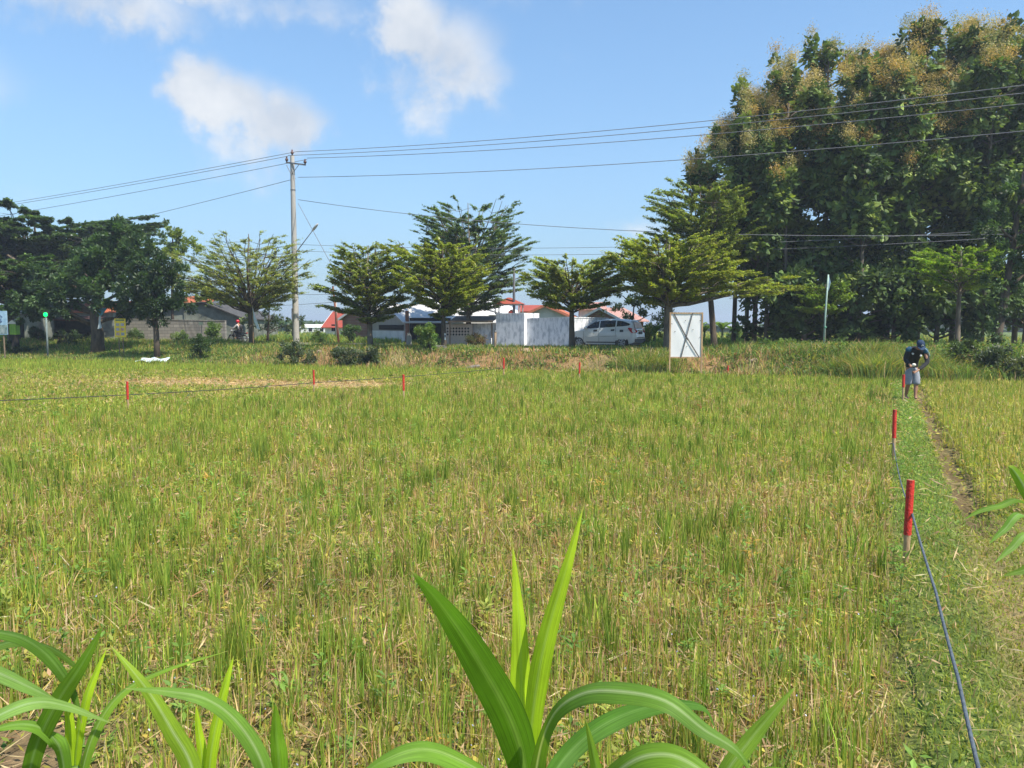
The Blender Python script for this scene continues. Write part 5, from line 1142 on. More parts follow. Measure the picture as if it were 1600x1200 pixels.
BLOCK = brick_mat('grey_block', (.33, .31, .27), (.20, .19, .17), (.09, .085, .08), 1.1)
TIMB = OLDWOOD
def gable(name, label, px, Y, rot, L, W, ye, yr, yb, wallm, roofm, gm=None, ov=.3, cat='house', fascia=None, base=None, door=None, wins=()):
    """corner nearest the camera at (px,Y); ridge along local +x; gable ends at x=0 and x=L; local y goes away"""
    c = at(px, 520, Y); g0 = gzs(c.x, Y); ze = hz(ye, Y)-g0; zr = hz(yr, Y)-g0
    r = empty(name, (c.x, Y, g0), R(rot), label, cat)
    T_ = .12
    
    for y in (T_/2, W-T_/2): MB().box((L/2, y, ze/2-.1), (L, T_, ze+.2)).build('wall', wallm, r)
    for x in (0, L-T_):
        MB().prism([(x, T_, -.2), (x, W-T_, -.2), (x, W-T_, ze), (x, W/2, zr-.06), (x, T_, ze)], (T_, 0, 0)).build('gable_wall', gm or wallm, r)
    sl = (zr-ze)/(W/2)
    for y0, y1, z0 in ((-ov, W/2, ze-ov*sl), (W+ov, W/2, ze-ov*sl)):
        MB().prism([(-ov, y0, z0), (L+ov, y0, z0), (L+ov, y1, zr), (-ov, y1, zr)], (0, 0, .07)).build('roof', roofm, r)
    if fascia:
        for x in (-ov-.03,):
            for y0 in (-ov, W+ov): MB().prism([(x, y0, ze-ov*sl-.1), (x, y0, ze-ov*sl+.09), (x, W/2, zr+.09), (x, W/2, zr-.1)], (.03, 0, 0)).build('fascia', fascia, r)
    for (x, z, w, h) in wins:
        f = MB().box((x, -.012, z), (w, .05, h)).build('window', GLASS, r)
        MB().box((x, -.045, z-h/2-.03), (w+.12, .06, .06)).build('sill', WHITE, f)
    if door: MB().box((door[0], -.012, door[2]/2), (door[1], .05, door[2])).build('door', DARK, r)
    return r, g0
def wall(name, label, p0, p1, yt, yb=None, mat=PLAST, th=.2, cap=True, cat='wall', piers=0):
    (x0, Y0), (x1, Y1) = p0, p1; a = at(x0, 520, Y0); b = at(x1, 520, Y1); d = Vector((b.x-a.x, Y1-Y0, 0)); L = d.length; g0 = min(gzs(a.x, Y0), gzs(b.x, Y1))
    ya, yb_ = yt; za = hz(ya, Y0)-g0; zb = hz(yb_, Y1)-g0
    r = empty(name, (a.x, Y0, g0), atan2(d.y, d.x), label, cat)
    MB().prism([(0, 0, -.3), (L, 0, -.3), (L, 0, zb), (0, 0, za)], (0, th, 0)).build('wall_body', mat, r)
    if cap: MB().prism([(0, -.03, za), (L, -.03, zb), (L, -.03, zb+.06), (0, -.03, za+.06)], (0, th+.06, 0)).build('coping', mat, r)
    for i in range(piers):
        x = L*(i+.5)/piers; MB().box((x, -.04, (za+(zb-za)*x/L)/2-.1), (.22, .10, za+(zb-za)*x/L+.15)).build('pier', mat, r)
    return r, L, za
# far left cluster
gable('house', 'red tiled house far behind the tall concrete pole and the rusty pole', 508, 78, -8, 6.5, 6, 510, 487, 520, WPL, TILE, fascia=WHITE, wins=((1, 1.0, .6, .7),))
gable('house', 'low white flat house at the horizon just right of the tall pole', 470, 110, 0, 5, 5, 512, 507.5, 517, WPL, WPL, ov=.1, wins=((1.4, .6, .5, .5), (3, .6, .5, .5)))
gable('brick_house', 'brick house with a pale sloping roof edge behind the round-topped tree', 590, 60, 62, 5.5, 3.5, 497, 478, 520, BRICK, ZINC, fascia=WHITE, cat='house', wins=((1, 1.3, .6, .6),))
# shed with corrugated gable
def shed():
    r, g0 = gable('shed', 'grey corrugated shed with a wide pale metal roof, in the middle', 634, 54, 32, 7.0, 6.2, 502, 475, 520, GZINC, ZINC, ov=.35, cat='shed')
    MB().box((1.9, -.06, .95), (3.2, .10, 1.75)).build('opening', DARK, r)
    MB().box((.05, -.14, 1.1), (.2, .2, 2.4)).build('post', BRICK, r)
    MB().box((-.05, 3.1, .45), (.16, 6.0, .9)).build('low_wall', WPL, r)
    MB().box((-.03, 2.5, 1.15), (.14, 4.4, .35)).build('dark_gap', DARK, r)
shed()
gable('teal_house', 'gabled house with a teal painted gable and white roof behind the metal-roofed shed', 690, 68, 40, 9, 6.7, 489, 463, 520, WPL, pmat('white_roof', (.72, .71, .70), (.6, .59, .58), .6), pmat('teal_paint', (.03, .17, .22), (.05, .26, .30), .7, 2), cat='house')
def curved_hall():
    Y = 72; S = Y/F; c = at(690, 520, Y); g0 = gzs(c.x, Y); r = empty('hall', (c.x, Y, g0), 0, 'white hall with a gently curved roofline behind the white wall', 'building'); L = 100*S; H = hz(476, Y)-g0
    pr = [(0, 0, -.2), (L, 0, -.2), (L, 0, H*.66)]+[(L*(1-t), 0, H*(.66+.34*sin(min(1, t*1.3)*pi/2))) for t in np.linspace(0.05, .9, 12)]+[(0, 0, H*.97)]
    MB().prism(pr, (0, 8, 0)).build('wall', WPL, r)
    rp = [(L*(1-t)+.1, -.2, .02+H*(.66+.34*sin(min(1, t*1.3)*pi/2))) for t in np.linspace(0, .95, 14)]
    MB().prism(rp+[(x, y, z+.12) for x, y, z in reversed(rp)], (0, 8.4, 0)).build('roof', MATS['white_roof'], r)
curved_hall()
def awning():
    Y = 50.5; S = Y/F; c = at(700, 520, Y); g0 = gzs(c.x, Y); r = empty('awning', (c.x, Y, g0), R(-8), 'dark flat lean-to canopy between the shed and the white wall', 'canopy'); z = hz(501, Y)-g0
    MB().prism([(0, 0, z-.15), (3.0, 0, z-.05), (3.0, 2.6, z+.28), (0, 2.6, z+.28)], (0, 0, .06)).build('roof', wave_mat('dark_sheet', (.10, .09, .08), (.06, .06, .05), 'X', 4, .8, dirt=.3), r)
    MB().box((1.5, -.05, z-.06), (3.0, .06, .12)).build('fascia', TIMB, r)
    for x in (.1, 2.9): MB().box((x, .1, z/2-.15), (.09, .09, z)).build('post', TIMB, r)
awning()
def breeze():
    r, L, z = wall('breeze_block_wall', 'tan perforated breeze-block wall right of the metal-roofed shed', (690, 51.5), (737, 50.5), (508, 508), mat=pmat('tan_block', (.52, .43, .34), (.42, .35, .28)), cap=True)
    for i in range(9):
        for j in range(3): MB().box((.9+.14*i if False else .25+i*(L-.5)/8, -.012, z-.22-.2*j), (.10, .03, .11), rot=Matrix.Rotation(pi/4, 3, 'Y')).build('block_opening', DARK, r)
breeze()
wall('garden_wall', 'low stretch of weathered white wall left of the gazebo tower', (735, 51.2), (775, 50.4), (507, 506))
def tower():
    r, L, z = wall('wall_tower', 'taller weathered white wall block carrying the red-roofed gazebo', (775, 49.8), (819, 48.6), (491, 490.5), th=1.8)
tower()
wall('garden_wall', 'long weathered white wall between the gazebo tower and the car', (820, 49.0), (893, 46.9), (499, 496.5))
wall('garden_wall', 'weathered white wall seen above the bonnet of the car', (893.4, 46.9), (950, 45.6+4), (496.5, 498))
def gazebo():
    Y = 50.6; S = Y/F; c = at(795.5, 491, Y); r = empty('gazebo', c, R(-10), 'small open gazebo with a red hipped roof on top of the white wall block', 'gazebo'); w = 19*S
    h = 14*S
    for x in (-w, w):
        for y in (-w*.8, w*.8): MB().box((x, y, h/2), (.07, .07, h)).build('post', pmat('grey_steel_post', (.35, .34, .33)), r)
    MB().box((0, -w*.8, h+.03), (2*w+.2, .08, .07)).box((0, w*.8, h+.03), (2*w+.2, .08, .07)).build('beam', MATS['grey_steel_post'], r)
    e = w*1.22; zt = h+.07; za = h+.50; v = [(-e, -e*.85, zt), (e, -e*.85, zt), (e, e*.85, zt), (-e, e*.85, zt), (-.08, 0, za), (.08, 0, za)]
    MB().add(v, [(0, 1, 5, 4), (1, 2, 5), (2, 3, 4, 5), (3, 0, 4), (3, 2, 1, 0)]).build('roof', wave_mat('gazebo_tiles', (.45, .10, .06), (.32, .06, .04), 'X', 6, .7, dirt=.3), r)
    t = empty('water_tank', at(799, 489.5, 50.2), 0, 'small orange-red water tank under the gazebo roof', 'water tank')
    MB().tube([(0, 0, -.1), (0, 0, .12), (0, 0, .2)], [.2, .2, .07], 12).build('body', pmat('orange_plastic', (.60, .10, .05)), t, smooth=True, ang=40); MB().tube([(0, 0, .19), (0, 0, .24)], .07, 10).build('lid', BLACK, t)
gazebo()
gable('white_house', 'white house with an orange tiled sloping roof just right of the gazebo', 890, 58, 80, 6, 3.7, 494, 477, 520, WPL, OTILE, fascia=pmat('orange_fascia', (.5, .17, .1)), ov=.25, cat='house', wins=())
gable('cream_house', 'cream house wall behind the orange tiled roof', 812, 66, 0, 3.0, 4, 487, 477, 520, CREAM, TILE, ov=.1, cat='house', wins=((1.2, 2.0, .5, .5),))
gable('pink_roof_house', 'house with a faded pink tiled roof behind the small tree and the car', 905, 62, -4, 1.9, 5, 483, 472, 520, WPL, PTILE, cat='house', fascia=WHITE)
def right_house():
    r, g0 = gable('brick_house', 'brick house with a steep faded red roof edge above the rear of the car', 975, 55, 42, 2.2, 4.2, 500, 481, 520, BRICK, PTILE, fascia=WHITE, cat='house')
    MB().box((.2, -.09, 1.5), (.3, .12, 1.2)).build('pillar', CONC, r)
right_house()
# left side
def left_shed():
    Y0, Y1 = 60, 58; r = empty('grey_shed', (at(250, 520, 60).x, 60, gzs(at(250, 520, 60).x, 60)), R(-4), 'long grey plastered shed with a low gable, behind the dark trees', 'shed')
    S = 59.5/F; g0 = r.location.z; X = lambda px: (px-250)*S; Z = lambda py: hz(py, 59.5)-g0
    MB().prism([(X(190), 0, -.3), (X(386), 0, -.3), (X(386), 0, Z(498)), (X(328), 0, Z(475)), (X(255), 0, Z(477)), (X(190), 0, Z(486))], (0, 7, 0)).build('wall', GPLAST, r)
    MB().prism([(X(324), -.35, Z(473)), (X(390), -.35, Z(499.5)), (X(390), -.35, Z(497.7)), (X(324), -.35, Z(471.2))], (0, 7.6, 0)).build('roof', pmat('dark_roof', (.05, .05, .05), (.09, .08, .07)), r)
    MB().prism([(X(324), -.35, Z(471.2)), (X(324), -.35, Z(473)), (X(185), -.35, Z(484)), (X(185), -.35, Z(482.2))], (0, 7.6, 0)).build('roof', MATS['dark_roof'], r)
    MB().box((X(293), -.05, (Z(478)-.3)/2), (.22, .12, Z(478)+.2)).build('pier', GPLAST, r)
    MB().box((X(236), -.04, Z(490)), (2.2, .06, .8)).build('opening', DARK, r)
left_shed()
wall('block_wall', 'low grey concrete block wall in front of the long grey shed', (195, 57), (352, 56), (499, 502), mat=BLOCK)
gable('orange_roof_house', 'house with an orange tiled roof behind the long grey shed', 262, 70, 0, 3.6, 6, 474, 462, 520, WPL, OTILE, cat='house', wins=((1, 2, .6, .6),))
gable('red_roof_house', 'dark house with a rusty red roof under the flat-topped tree at the left', 96, 66, 0, 4.5, 6, 487, 470, 520, GPLAST, OTILE, cat='house', wins=((1.2, 1.0, .8, .6),))
def dark_stall():
    Y = 54; c = at(86, 520, Y); g0 = gzs(c.x, Y); r = empty('stall', (c.x, Y, g0), 0, 'dark open roadside stall under the trees right of the green signal light', 'stall'); S = Y/F; w = 58*S; z = hz(498, Y)-g0
    tarp = pmat('dark_tarp', (.05, .055, .05), (.08, .08, .07), .8, 3, .5)
    MB().box((w/2, 1.3, z/2), (w, .1, z)).build('back_wall', tarp, r); 
    for x in (0, w): MB().box((x, .6, z/2), (.08, 1.3, z)).build('side_wall', tarp, r)
    MB().prism([(-.2, -.5, z-.1), (w+.2, -.5, z-.2), (w+.2, 1.6, z+.15), (-.2, 1.6, z+.15)], (0, 0, .06)).build('roof', wave_mat('rust_sheet', (.20, .08, .06), (.12, .06, .05), 'X', 3, .8), r)
    MB().box((w/2, 0, .45), (w*.9, .5, .9)).build('counter', DARK, r)
dark_stall()
gable('white_awning_house', 'small dim shop with a pale roof edge behind the blue banner sign', 12, 62, 0, 2.4, 4, 489, 482, 520, GPLAST, pmat('pale_roof', (.35, .38, .38)), cat='shop', door=(1, .7, 1.4))
def far_sheds():
    gable('farm_shed', 'tiny pale-roofed farm shed far off between the white board and the teaks', 1130, 105, 0, 3.6, 4, 512, 509, 520, GPLAST, pmat('pale_roof', (.35, .38, .38)), cat='shed', ov=.4, door=(1.6, 1, .6))
far_sheds()
#@@PEOPLE
# ------------------------------------------------------------------ people
SKIN = pmat('skin', (.34, .18, .11), (.28, .14, .085), .5, 12, .1, spec=.3)
def skinned(chains, name, mat, parent, sub=2, root=0):
    """chains: list of lists of (x,y,z,r); points with equal position are welded so limbs grow out of each other"""
    idx = {}; V = []; Rr = []; E = set()
    for ch in chains:
        prev = None
        for (x, y, z, r) in ch:
            k = (round(x, 4), round(y, 4), round(z, 4))
            if k not in idx: idx[k] = len(V); V.append((x, y, z)); Rr.append(r)
            i = idx[k]
            if prev is not None and prev != i: E.add((min(prev, i), max(prev, i)))
            prev = i
    me = bpy.data.meshes.new(name); me.from_pydata(V, list(E), []); o = bpy.data.objects.new(name, me); COL.objects.link(o)
    m = o.modifiers.new('s', 'SKIN'); m.use_smooth_shade = True; m.branch_smoothing = .3
    for i, r in enumerate(Rr):
        rr = r if hasattr(r, '__len__') else (r, r); me.skin_vertices[0].data[i].radius = rr; me.skin_vertices[0].data[i].use_root = (i == root)
    if sub: s = o.modifiers.new('u', 'SUBSURF'); s.levels = sub; s.render_levels = sub
    bpy.context.view_layer.update()
    m2 = bpy.data.meshes.new_from_object(o.evaluated_get(bpy.context.evaluated_depsgraph_get())); bpy.data.objects.remove(o)
    m2.name = name; m2.materials.clear()
    for p in m2.polygons: p.use_smooth = True
    return link(name, m2, mat, parent)
def hand(w, d, sx, curl=.9, s=1.0):
    """five finger chains from wrist w towards direction d; sx=+1/-1 thumb side"""
    w = Vector(w); d = Vector(d).normalized(); side = Vector((sx, 0, 0)); side = (side-d*side.dot(d)).normalized(); up = d.cross(side)*sx
    up = up if up.y < 0 else -up; palm = w+d*.085*s; out = [[(*w, .026*s), (*(w+d*.045*s), (.034*s, .020*s)), (*palm, (.036*s, .018*s))]]
    for i, L in enumerate((.070, .080, .074, .058)):
        b = palm+side*(.027-.018*i)*s; pts = [(*palm, (.036*s, .018*s)), (*b, .0095*s)]; q = b; a = .25
        for k in range(3):
            q = q+(d*cos(a)-up*sin(a)*-1)*L*s/3; a += curl*.8; pts.append((*q, (.0092-.001*k)*s))
        out.append(pts)
    t = w+d*.03*s; q = t+side*.034*s+d*.02*s; out.append([(*(w+d*.045*s), (.034*s, .020*s)), (*q, .011*s), (*(q+d*.03*s+side*.008*s+up*.01), .010*s), (*(q+d*.052*s-side*.006*s+up*.022), .009*s)])
    return out
def man():
    Y = 20.2; c = at(1426, 632, Y); g0 = gzs(c.x, Y); r = empty('person', (c.x, Y, g0+.01), R(-6), 'bending person in blue cap, black shirt and grey shorts, hands on a red stake', 'person')
    # joints, facing -y (the camera)
    hip = (0, .16, .86); ab = (0, .12, 1.02); ch = (0, -.03, 1.20); up = (0, -.13, 1.33); nk = (0, -.22, 1.385); hd = (0, -.31, 1.44); ht = (0, -.325, 1.485)
    SL = (-.195, -.12, 1.335); SR = (.195, -.12, 1.31)
    EL = (-.27, -.10, 1.05); HL = (-.225, -.32, .93); ER = (.235, -.24, 1.00); HR = (-.12, -.44, .77)
    KL = (-.075, .10, .46); AL = (-.085, .24, .09); KR = (.085, .04, .46); AR = (.05, -.02, .09)
    hipL = (-.085, .155, .82); hipR = (.09, .15, .82)
    body = [[(*hip, (.14, .10)), (*ab, (.13, .095)), (*ch, (.12, .08)), (*up, (.085, .06)), (*nk, .050), (0, -.265, 1.41, .055), (*hd, (.072, .088)), (*ht, (.055, .065))],
        [(*up, (.085, .06)), (*SL, .045), (*EL, .042), (-.245, -.22, .985, .036), (*HL, .026)],
        [(*up, (.085, .06)), (*SR, .045), (*ER, .042), (.06, -.34, .885, .036), (*HR, .026)],
        [(*hip, (.14, .10)), (*hipL, .085), (-.085, .12, .64, .075), (*KL, .056), (-.082, .18, .30, .056), (*AL, .034), (-.085, .20, .035, .035), (-.095, .09, .028, (.042, .025)), (-.10, .02, .022, (.036, .016))],
        [(*hip, (.14, .10)), (*hipR, .085), (.09, .09, .64, .075), (*KR, .056), (.07, .03, .30, .056), (*AR, .034), (.05, -.05, .035, .035), (.045, -.15, .028, (.042, .025)), (.04, -.215, .022, (.036, .016))]]
    body += hand(HL, (-.05, -.5, -.35), 1, 1.1, .95)+hand(HR, (-.75, -.30, -.30), -1, 1.2, .95)
    bo = skinned(body, 'body', SKIN, r, 2)
    # face: nose, ears, eyes, mouth under the brim
    M = Matrix.Rotation(R(46), 3, 'X')   # head tipped down
    H = Vector((0, -.325, 1.465)); P = lambda x, y, z: H+M @ Vector((x, y, z))
    MB().ball(P(0, -.098, -.015), (.014, .022, .022), 8, 6, M).build('nose', SKIN, r, smooth=True)
    for s in (-1, 1):
        MB().ball(P(.078*s, .0, -.005), (.012, .022, .034), 8, 6, M).build('ear', SKIN, r, smooth=True)
        MB().ball(P(.030*s, -.082, .008), (.013, .008, .007), 8, 6, M).build('eye', pmat('eye', (.03, .02, .02)), r, smooth=True)
    MB().ball(P(0, -.085, -.055), (.026, .008, .007), 8, 6, M).build('mouth', pmat('lips', (.22, .09, .07)), r, smooth=True)
    MB().ball(P(0, .022, .0), (.082, .085, .085), 12, 8, M).build('hair', pmat('black_hair', (.012, .01, .01)), r, smooth=True)
    # cap
    NAVY = pmat('navy_cloth', (.018, .045, .10), (.012, .03, .07), .85, 8, .3)
    cp = MB(); nu, nv = 18, 7
    for j in range(nv+1):
        ph = (pi/2)*j/nv
        for i in range(nu): a = 2*pi*i/nu; cp.v.append(P(.098*sin(ph)*cos(a), .112*sin(ph)*sin(a), .035+.092*cos(ph)))
    for j in range(nv):
        for i in range(nu): cp.f.append((j*nu+i, (j+1)*nu+i, (j+1)*nu+(i+1) % nu, j*nu+(i+1) % nu))
    cap = cp.build('cap', NAVY, r, smooth=True)
    br = MB(); n = 12; top_ = [P(.088*cos(a), -.088*sin(a)*1.0, .038) for a in np.linspace(0.15, pi-.15, n)]; out_ = [P(.098*cos(a), -.07-.125*sin(a), .022-.012*sin(a)) for a in np.linspace(.1, pi-.1, n)]
    dn = M @ Vector((0, 0, -.006)); br.v = top_+out_+[v+dn for v in top_]+[v+dn for v in out_]
    for i in range(n-1): br.f += [(i, i+1, n+i+1, n+i), (2*n+i, 3*n+i, 3*n+i+1, 2*n+i+1), (n+i, n+i+1, 3*n+i+1, 3*n+i)]
    br.build('brim', NAVY, cap, smooth=True, ang=40)
    mb = MB(); mb.ball(P(0, -.108, .078), (.028, .008, .028), 14, 6, M); mb.build('badge', WHITE, cap, smooth=True)
    MB().ball(P(0, -.114, .078), (.016, .006, .016), 12, 6, M).build('badge_centre', pmat('badge_blue', (.08, .2, .4)), cap, smooth=True)
    # shirt: body black, shoulders teal
    BK = pmat('black_cloth', (.014, .015, .018), (.025, .026, .03), .9, 7, .5, 14); TL = pmat('teal_cloth', (.02, .10, .17), (.015, .06, .11), .85, 7, .4, 16)
    sh = [[(0, .165, .82, (.172, .128)), (0, .155, .91, (.17, .13)), (*ab, (.16, .12)), (*ch, (.17, .118)), (0, -.13, 1.325, (.145, .105)), (0, -.20, 1.385, (.085, .075))],
        [(0, -.13, 1.325, (.145, .105)), (*SL, .085), (-.24, -.11, 1.19, .072), (*EL, .058), (-.245, -.22, .985, .05), (-.232, -.29, .948, .043)],
        [(0, -.13, 1.325, (.145, .105)), (*SR, .085), (.235, -.14, 1.16, .072), (*ER, .058), (.06, -.34, .885, .05), (-.05, -.40, .82, .043)]]
    shirt = skinned(sh, 'shirt', BK, r, 2)
    skinned([[(.11, -.13, 1.36, .066), (.198, -.122, 1.318, .092), (.240, -.135, 1.21, .079)]], 'shoulder_panel', TL, shirt, 2)
    skinned([[(-.11, -.13, 1.37, .062), (-.198, -.122, 1.342, .090), (-.243, -.11, 1.25, .078)]], 'shoulder_panel', TL, shirt, 2)
    MB().tube([(.29, -.22, 1.17), (.26, -.225, 1.26), (.21, -.22, 1.33), (.13, -.20, 1.39)], .007, 5).build('piping', pmat('pale_piping', (.45, .6, .65)), shirt)
    for x, z in ((-.115, 1.225), (.085, 1.17)):
        MB().ball((x, -.175 if x < 0 else -.178, z), (.030, .012, .030), 12, 6).build('chest_badge', WHITE, shirt, smooth=True)
        MB().ball((x, -.186 if x < 0 else -.189, z), (.009, .004, .009), 10, 6).build('badge_centre', MATS['badge_blue'], shirt, smooth=True)
    SHO = pmat('grey_cloth_shorts', (.27, .29, .33), (.20, .22, .26), .9, 6, .5, 16)
    so = [[(0, .155, .93, (.162, .12)), (*hip, (.175, .13)), (-.095, .155, .80, .118), (-.09, .115, .62, .108), (-.085, .10, .46, .102), (-.083, .115, .38, .100)],
        [(*hip, (.175, .13)), (.10, .15, .80, .118), (.095, .085, .62, .108), (.088, .042, .46, .102), (.082, .04, .385, .100)]]
    skinned(so, 'shorts', SHO, r, 2, 1)
    t = empty('string_ball', (c.x-.235, Y-.43, g0+.955), 0, 'ball of white string in the hand of the bending person', 'string')
    MB().ball((0, 0, 0), (.055, .045, .04), 12, 8).build('winding', pmat('white_string', (.72, .70, .64), (.5, .48, .42), .9, 60, .6), t, smooth=True)
    MB().ball((0, 0, .0), (.058, .02, .043), 12, 8).build('outer_turns', MATS['white_string'], t, smooth=True)
man()
stake(1412.5, 19.72, 585, .33, 'red-topped stake being held by the bending person', .052)
def rider():
    Y = 57.5; c = at(372, 537, Y); g0 = gzs(c.x, Y); b = Vector((c.x, Y, g0+.012))
    m = empty('motorcycle', b, R(158), 'small dark motorcycle with the red-helmeted rider on the road behind the bank', 'motorcycle')  # local +x = forward
    for x in (-.62, .62):
        w = MB().tube([(x+cos(a)*.25, 0, .29+sin(a)*.25) for a in np.linspace(0, 2*pi, 22)], .045, 7, cap=False).build('wheel', RUB, m, smooth=True)
        q = MB()
        for k in range(6): q.tube([(x, 0, .29), (x+cos(k*pi/3)*.23, 0, .29+sin(k*pi/3)*.23)], .01, 4)
        q.build('spokes', ALLOY, w)
    DK = pmat('dark_bike', (.03, .03, .035), None, .35, 4, 0)
    MB().ball((0, 0, .55), (.42, .12, .16), 12, 8).ball((.25, 0, .62), (.2, .15, .2), 10, 7).ball((-.05, 0, .34), (.22, .12, .14), 10, 7).build('frame_body', DK, m, smooth=True)
    MB().ball((-.25, 0, .76), (.42, .13, .06), 12, 7).build('seat', BLACK, m, smooth=True)
    MB().ball((-.72, 0, .66), (.16, .09, .05), 10, 6).ball((.62, 0, .56), (.22, .06, .06), 10, 6).build('mudguard', DK, m, smooth=True)
    MB().tube([(.62, .07, .29), (.45, .07, .9)], .025, 6).tube([(.62, -.07, .29), (.45, -.07, .9)], .025, 6).build('fork', ALLOY, m)
    MB().tube([(.38, -.34, 1.0), (.45, -.1, .98), (.45, .1, .98), (.38, .34, 1.0)], .018, 6).build('handlebar', BLACK, m)
    MB().ball((.56, 0, .88), (.07, .1, .08), 10, 7).build('headlight', pmat('lens', (.6, .6, .6), None, .2), m, smooth=True)
    MB().box((-.86, 0, .72), (.05, .12, .06)).build('tail_light', REDL, m)
    MB().tube([(-.1, -.14, .28), (-.6, -.16, .32), (-.85, -.16, .36)], [.03, .045, .045], 8).build('exhaust', ALLOY, m, smooth=True)
    p = empty('person', b, R(158), 'rider in a red helmet, pale jacket and black backpack on the motorcycle', 'person')
    body = [[(-.22, 0, .86, (.15, .13)), (-.20, 0, 1.05, (.15, .12)), (-.12, 0, 1.26, (.16, .11)), (-.06, 0, 1.40, .06), (-.03, 0, 1.50, .085), (-.02, 0, 1.6, .08)]]
    arms = []
    for s in (-1, 1):
        body.append([(-.22, 0, .86, (.15, .13)), (-.15, .11*s, .86, .10), (.22, .17*s, .84, .075), (.12, .17*s, .55, .055), (.05, .17*s, .34, .04), (.18, .18*s, .29, .04)])
        body.append([(-.12, 0, 1.26, (.16, .11)), (-.10, .2*s, 1.32, .055), (.08, .27*s, 1.12, .045), (.32, .28*s, 1.02, .032), (.36, .29*s, 1.01, .03)])
        w = (.36, .29*s, 1.01)
        for i in range(4): body.append([(*w, .03), (w[0]+.04, w[1]+(.02-.015*i)*1, w[2]+.005, .011), (w[0]+.065, w[1]+(.02-.015*i), w[2]-.02, .010), (w[0]+.05, w[1]+(.02-.015*i), w[2]-.04, .009)])
        body.append([(*w, .03), (w[0]+.015, w[1]-.035*s, w[2]-.01, .012), (w[0]+.03, w[1]-.04*s, w[2]-.035, .010)])
        arms.append([(-.12, 0, 1.27, (.175, .13)), (-.10, .2*s, 1.32, .068), (.08, .27*s, 1.12, .058), (.29, .28*s, 1.03, .044)])
    skinned(body, 'body', SKIN, p, 1)
    skinned([[(-.22, 0, .90, (.17, .15)), (-.20, 0, 1.05, (.17, .14)), (-.12, 0, 1.27, (.175, .13)), (-.07, 0, 1.37, .075)]]+arms, 'jacket', pmat('pale_jacket', (.55, .50, .46), (.42, .38, .36)), p, 1)
    tr = []
    for s in (-1, 1): tr.append([(-.22, 0, .86, (.17, .15)), (-.15, .11*s, .86, .115), (.22, .17*s, .84, .09), (.12, .17*s, .55, .07), (.06, .17*s, .38, .06)])
    skinned(tr, 'trousers', BLACK, p, 1)
    hm = MB().ball((-.02, 0, 1.575), (.145, .13, .14), 14, 9).build('helmet', pmat('red_helmet', (.55, .015, .03), None, .2, 3, 0, coat=.5), p, smooth=True)
    MB().ball((.065, 0, 1.55), (.07, .105, .05), 10, 7).build('visor', GLASS, hm, smooth=True)
    MB().ball((-.33, 0, 1.15), (.11, .16, .22), 12, 9).build('backpack', BLACK, p, smooth=True)
rider()

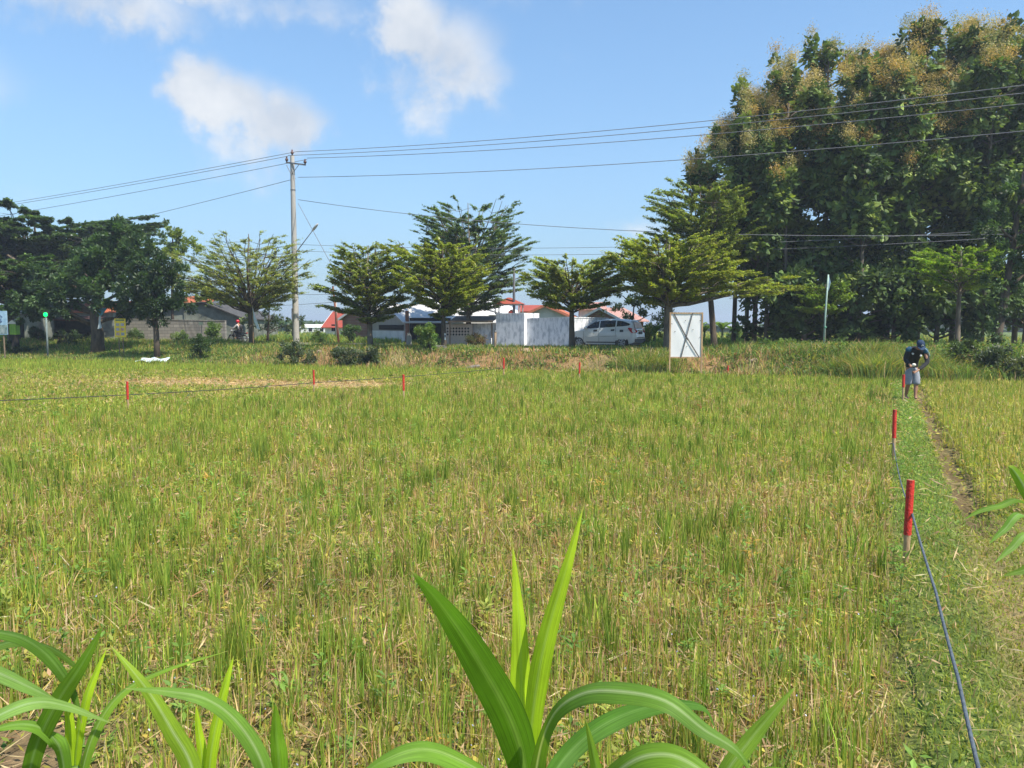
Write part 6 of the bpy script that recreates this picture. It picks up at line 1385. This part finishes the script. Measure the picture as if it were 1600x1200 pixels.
# ------------------------------------------------------------------ sky with clouds, sun, camera
def world():
    w = bpy.data.worlds.new('World'); SC.world = w; w.use_nodes = True; nt = w.node_tree; nt.nodes.clear(); L = nt.links.new
    out = N(nt, 'ShaderNodeOutputWorld'); bg = N(nt, 'ShaderNodeBackground'); L(bg.outputs[0], out.inputs[0])
    sky = N(nt, 'ShaderNodeTexSky', sky_type='NISHITA', sun_disc=False); sky.sun_elevation = SUN_EL; sky.sun_rotation = SUN_AZ
    sky.altitude = 0; sky.air_density = SKY_AIR; sky.dust_density = SKY_DUST; sky.ozone_density = SKY_OZ
    tc = N(nt, 'ShaderNodeTexCoord'); sep = N(nt, 'ShaderNodeSeparateXYZ'); L(tc.outputs['Generated'], sep.inputs[0])
    def M(op, a, b=None, c=None):
        n = nt.nodes.new('ShaderNodeMath'); n.operation = op
        for i, v in enumerate((a, b, c)):
            if v is None: continue
            if hasattr(v, 'is_output'): L(v, n.inputs[i])
            else: n.inputs[i].default_value = v
        return n.outputs[0]
    az = M('ARCTAN2', sep.outputs[0], sep.outputs[1]); el = M('ARCSINE', sep.outputs[2])
    # domain-warp
    nz = N(nt, 'ShaderNodeTexNoise', i_Scale=9.0, i_Detail=9.0, i_Roughness=.6); L(tc.outputs['Generated'], nz.inputs['Vector'])
    nw = N(nt, 'ShaderNodeTexNoise', i_Scale=3.0, i_Detail=4.0); mp = N(nt, 'ShaderNodeMapping'); mp.inputs['Location'].default_value = (5, 2, 1); L(tc.outputs['Generated'], mp.inputs[0]); L(mp.outputs[0], nw.inputs['Vector'])
    nf = N(nt, 'ShaderNodeTexNoise', i_Scale=22.0, i_Detail=8.0, i_Roughness=.6); L(tc.outputs['Generated'], nf.inputs['Vector'])
    wx = M('MULTIPLY', M('SUBTRACT', nz.outputs[0], .5), .15); wy = M('MULTIPLY', M('SUBTRACT', nf.outputs[0], .5), .06)
    azw = M('ADD', az, wx); elw = M('ADD', el, wy)
    lobes = [(350, 160, 62, 42, 1.0), (300, 130, 46, 36, .95), (420, 190, 60, 44, .95), (460, 195, 40, 36, .8), (385, 225, 60, 34, .55), (440, 270, 90, 50, .34), (270, 115, 34, 28, .6), (345, 260, 60, 50, .30),
        (640, 50, 52, 60, 1.0), (690, 95, 84, 66, .85), (620, 120, 50, 40, .5), (745, 120, 54, 48, .62), (680, 165, 60, 40, .42), (640, 10, 44, 40, .7),
        (200, 15, 100, 36, .7), (110, -5, 110, 40, .62), (450, 5, 130, 30, .45), (300, -10, 100, 34, .6), (560, 20, 60, 22, .3), (905, 85, 36, 22, .16), (20, 305, 70, 26, .25), (1020, 360, 70, 26, .35), (990, 395, 60, 20, .3), (720, -60, 300, 60, .4), (-200, 100, 120, 60, .8), (1900, 160, 200, 80, .7), (2100, 90, 160, 60, .7)]
    dens = None
    for (px, py, rx, ry, k) in lobes:
        d = at(px, py, 100)-Vector((0, 0, CAMZ)); a0 = atan2(d.x, d.y); e0 = math.asin(d.z/d.length)
        u = M('DIVIDE', M('SUBTRACT', azw, a0), rx/F); v = M('DIVIDE', M('SUBTRACT', elw, e0), ry/F)
        q = M('MULTIPLY', M('EXPONENT', M('MULTIPLY', M('ADD', M('MULTIPLY', u, u), M('MULTIPLY', v, v)), -.75)), k)
        dens = q if dens is None else M('MAXIMUM', dens, q)
    det = M('ADD', M('MULTIPLY', M('SUBTRACT', nz.outputs[0], .5), .85), M('MULTIPLY', M('SUBTRACT', nf.outputs[0], .5), .5))
    dd = M('ADD', dens, M('MULTIPLY', det, M('MINIMUM', M('MULTIPLY', dens, 3.0), 1.0)))
    mr = N(nt, 'ShaderNodeMapRange', interpolation_type='SMOOTHSTEP'); mr.inputs[1].default_value = .16; mr.inputs[2].default_value = .80; mr.inputs[4].default_value = .92; L(dd, mr.inputs[0])
    # thin general veil low in the sky
    veil = M('MULTIPLY', M('MULTIPLY', M('EXPONENT', M('MULTIPLY', M('ABSOLUTE', el), -3.6)), .92), M('ADD', M('MULTIPLY', nw.outputs[0], .25), .86))
    shade = N(nt, 'ShaderNodeMapRange'); shade.inputs[1].default_value = .35; shade.inputs[2].default_value = .65; L(nz.outputs[0], shade.inputs[0])
    ccol = mixc(nt, shade.outputs[0], CLOUD_D, CLOUD_L)
    sk = N(nt, 'ShaderNodeVectorMath', operation='MULTIPLY'); L(sky.outputs[0], sk.inputs[0]); sk.inputs[1].default_value = SKY_TINT
    c = mixc(nt, veil, sk.outputs[0], VEIL_C); c = mixc(nt, mr.outputs[0], c, ccol)
    L(c, bg.inputs[0]); bg.inputs['Strength'].default_value = SKY_STR
    return w
SUN_D = Vector((.47, -.37, .80)).normalized()
SUN_EL = math.asin(SUN_D.z); SUN_AZ = atan2(SUN_D.x, SUN_D.y)
SKY_STR = .12; SKY_AIR = 1.0; SKY_DUST = .5; SKY_OZ = 3.0
SKY_TINT = (.92, 1.12, 1.17)
CLOUD_L = (4.5, 4.6, 4.7); CLOUD_D = (3.1, 3.4, 3.85); VEIL_C = (1.62, 2.25, 3.15)
world()
sd = bpy.data.lights.new('sun', 'SUN'); sd.energy = 4.4; sd.angle = R(.5); sd.color = (1, .93, .80)
so = bpy.data.objects.new('sun', sd); COL.objects.link(so); so.rotation_euler = SUN_D.to_track_quat('Z', 'Y').to_euler(); so.location = (0, 0, 40)
def haze():
    m, nt, out = new_mat('haze_air'); v = N(nt, 'ShaderNodeVolumePrincipled'); v.inputs['Color'].default_value = (.80, .88, 1, 1); v.inputs['Density'].default_value = HAZE; v.inputs['Anisotropy'].default_value = .2
    nt.links.new(v.outputs[0], out.inputs['Volume'])
    o = MB().box((0, 680, 10.3), (2000, 1800, 22.6)).build('haze', m); o.display_type = 'WIRE'
    tag(o, 'thin pale haze hanging in the air over the field', kind='stuff')
HAZE = .0008
haze()
cd = bpy.data.cameras.new('camera'); cam = bpy.data.objects.new('camera', cd); COL.objects.link(cam)
cd.sensor_width = 36; cd.lens = F/1600*36; cd.clip_end = 4000; cd.clip_start = .05
cam.location = (0, 0, CAMZ); cam.rotation_euler = (pi/2-TH, 0, 0); SC.camera = cam
SC.view_settings.view_transform = 'Standard'; SC.view_settings.look = 'None'; SC.view_settings.exposure = .80; SC.view_settings.gamma = 1
SC.cycles.max_bounces = 7; SC.cycles.transparent_max_bounces = 8
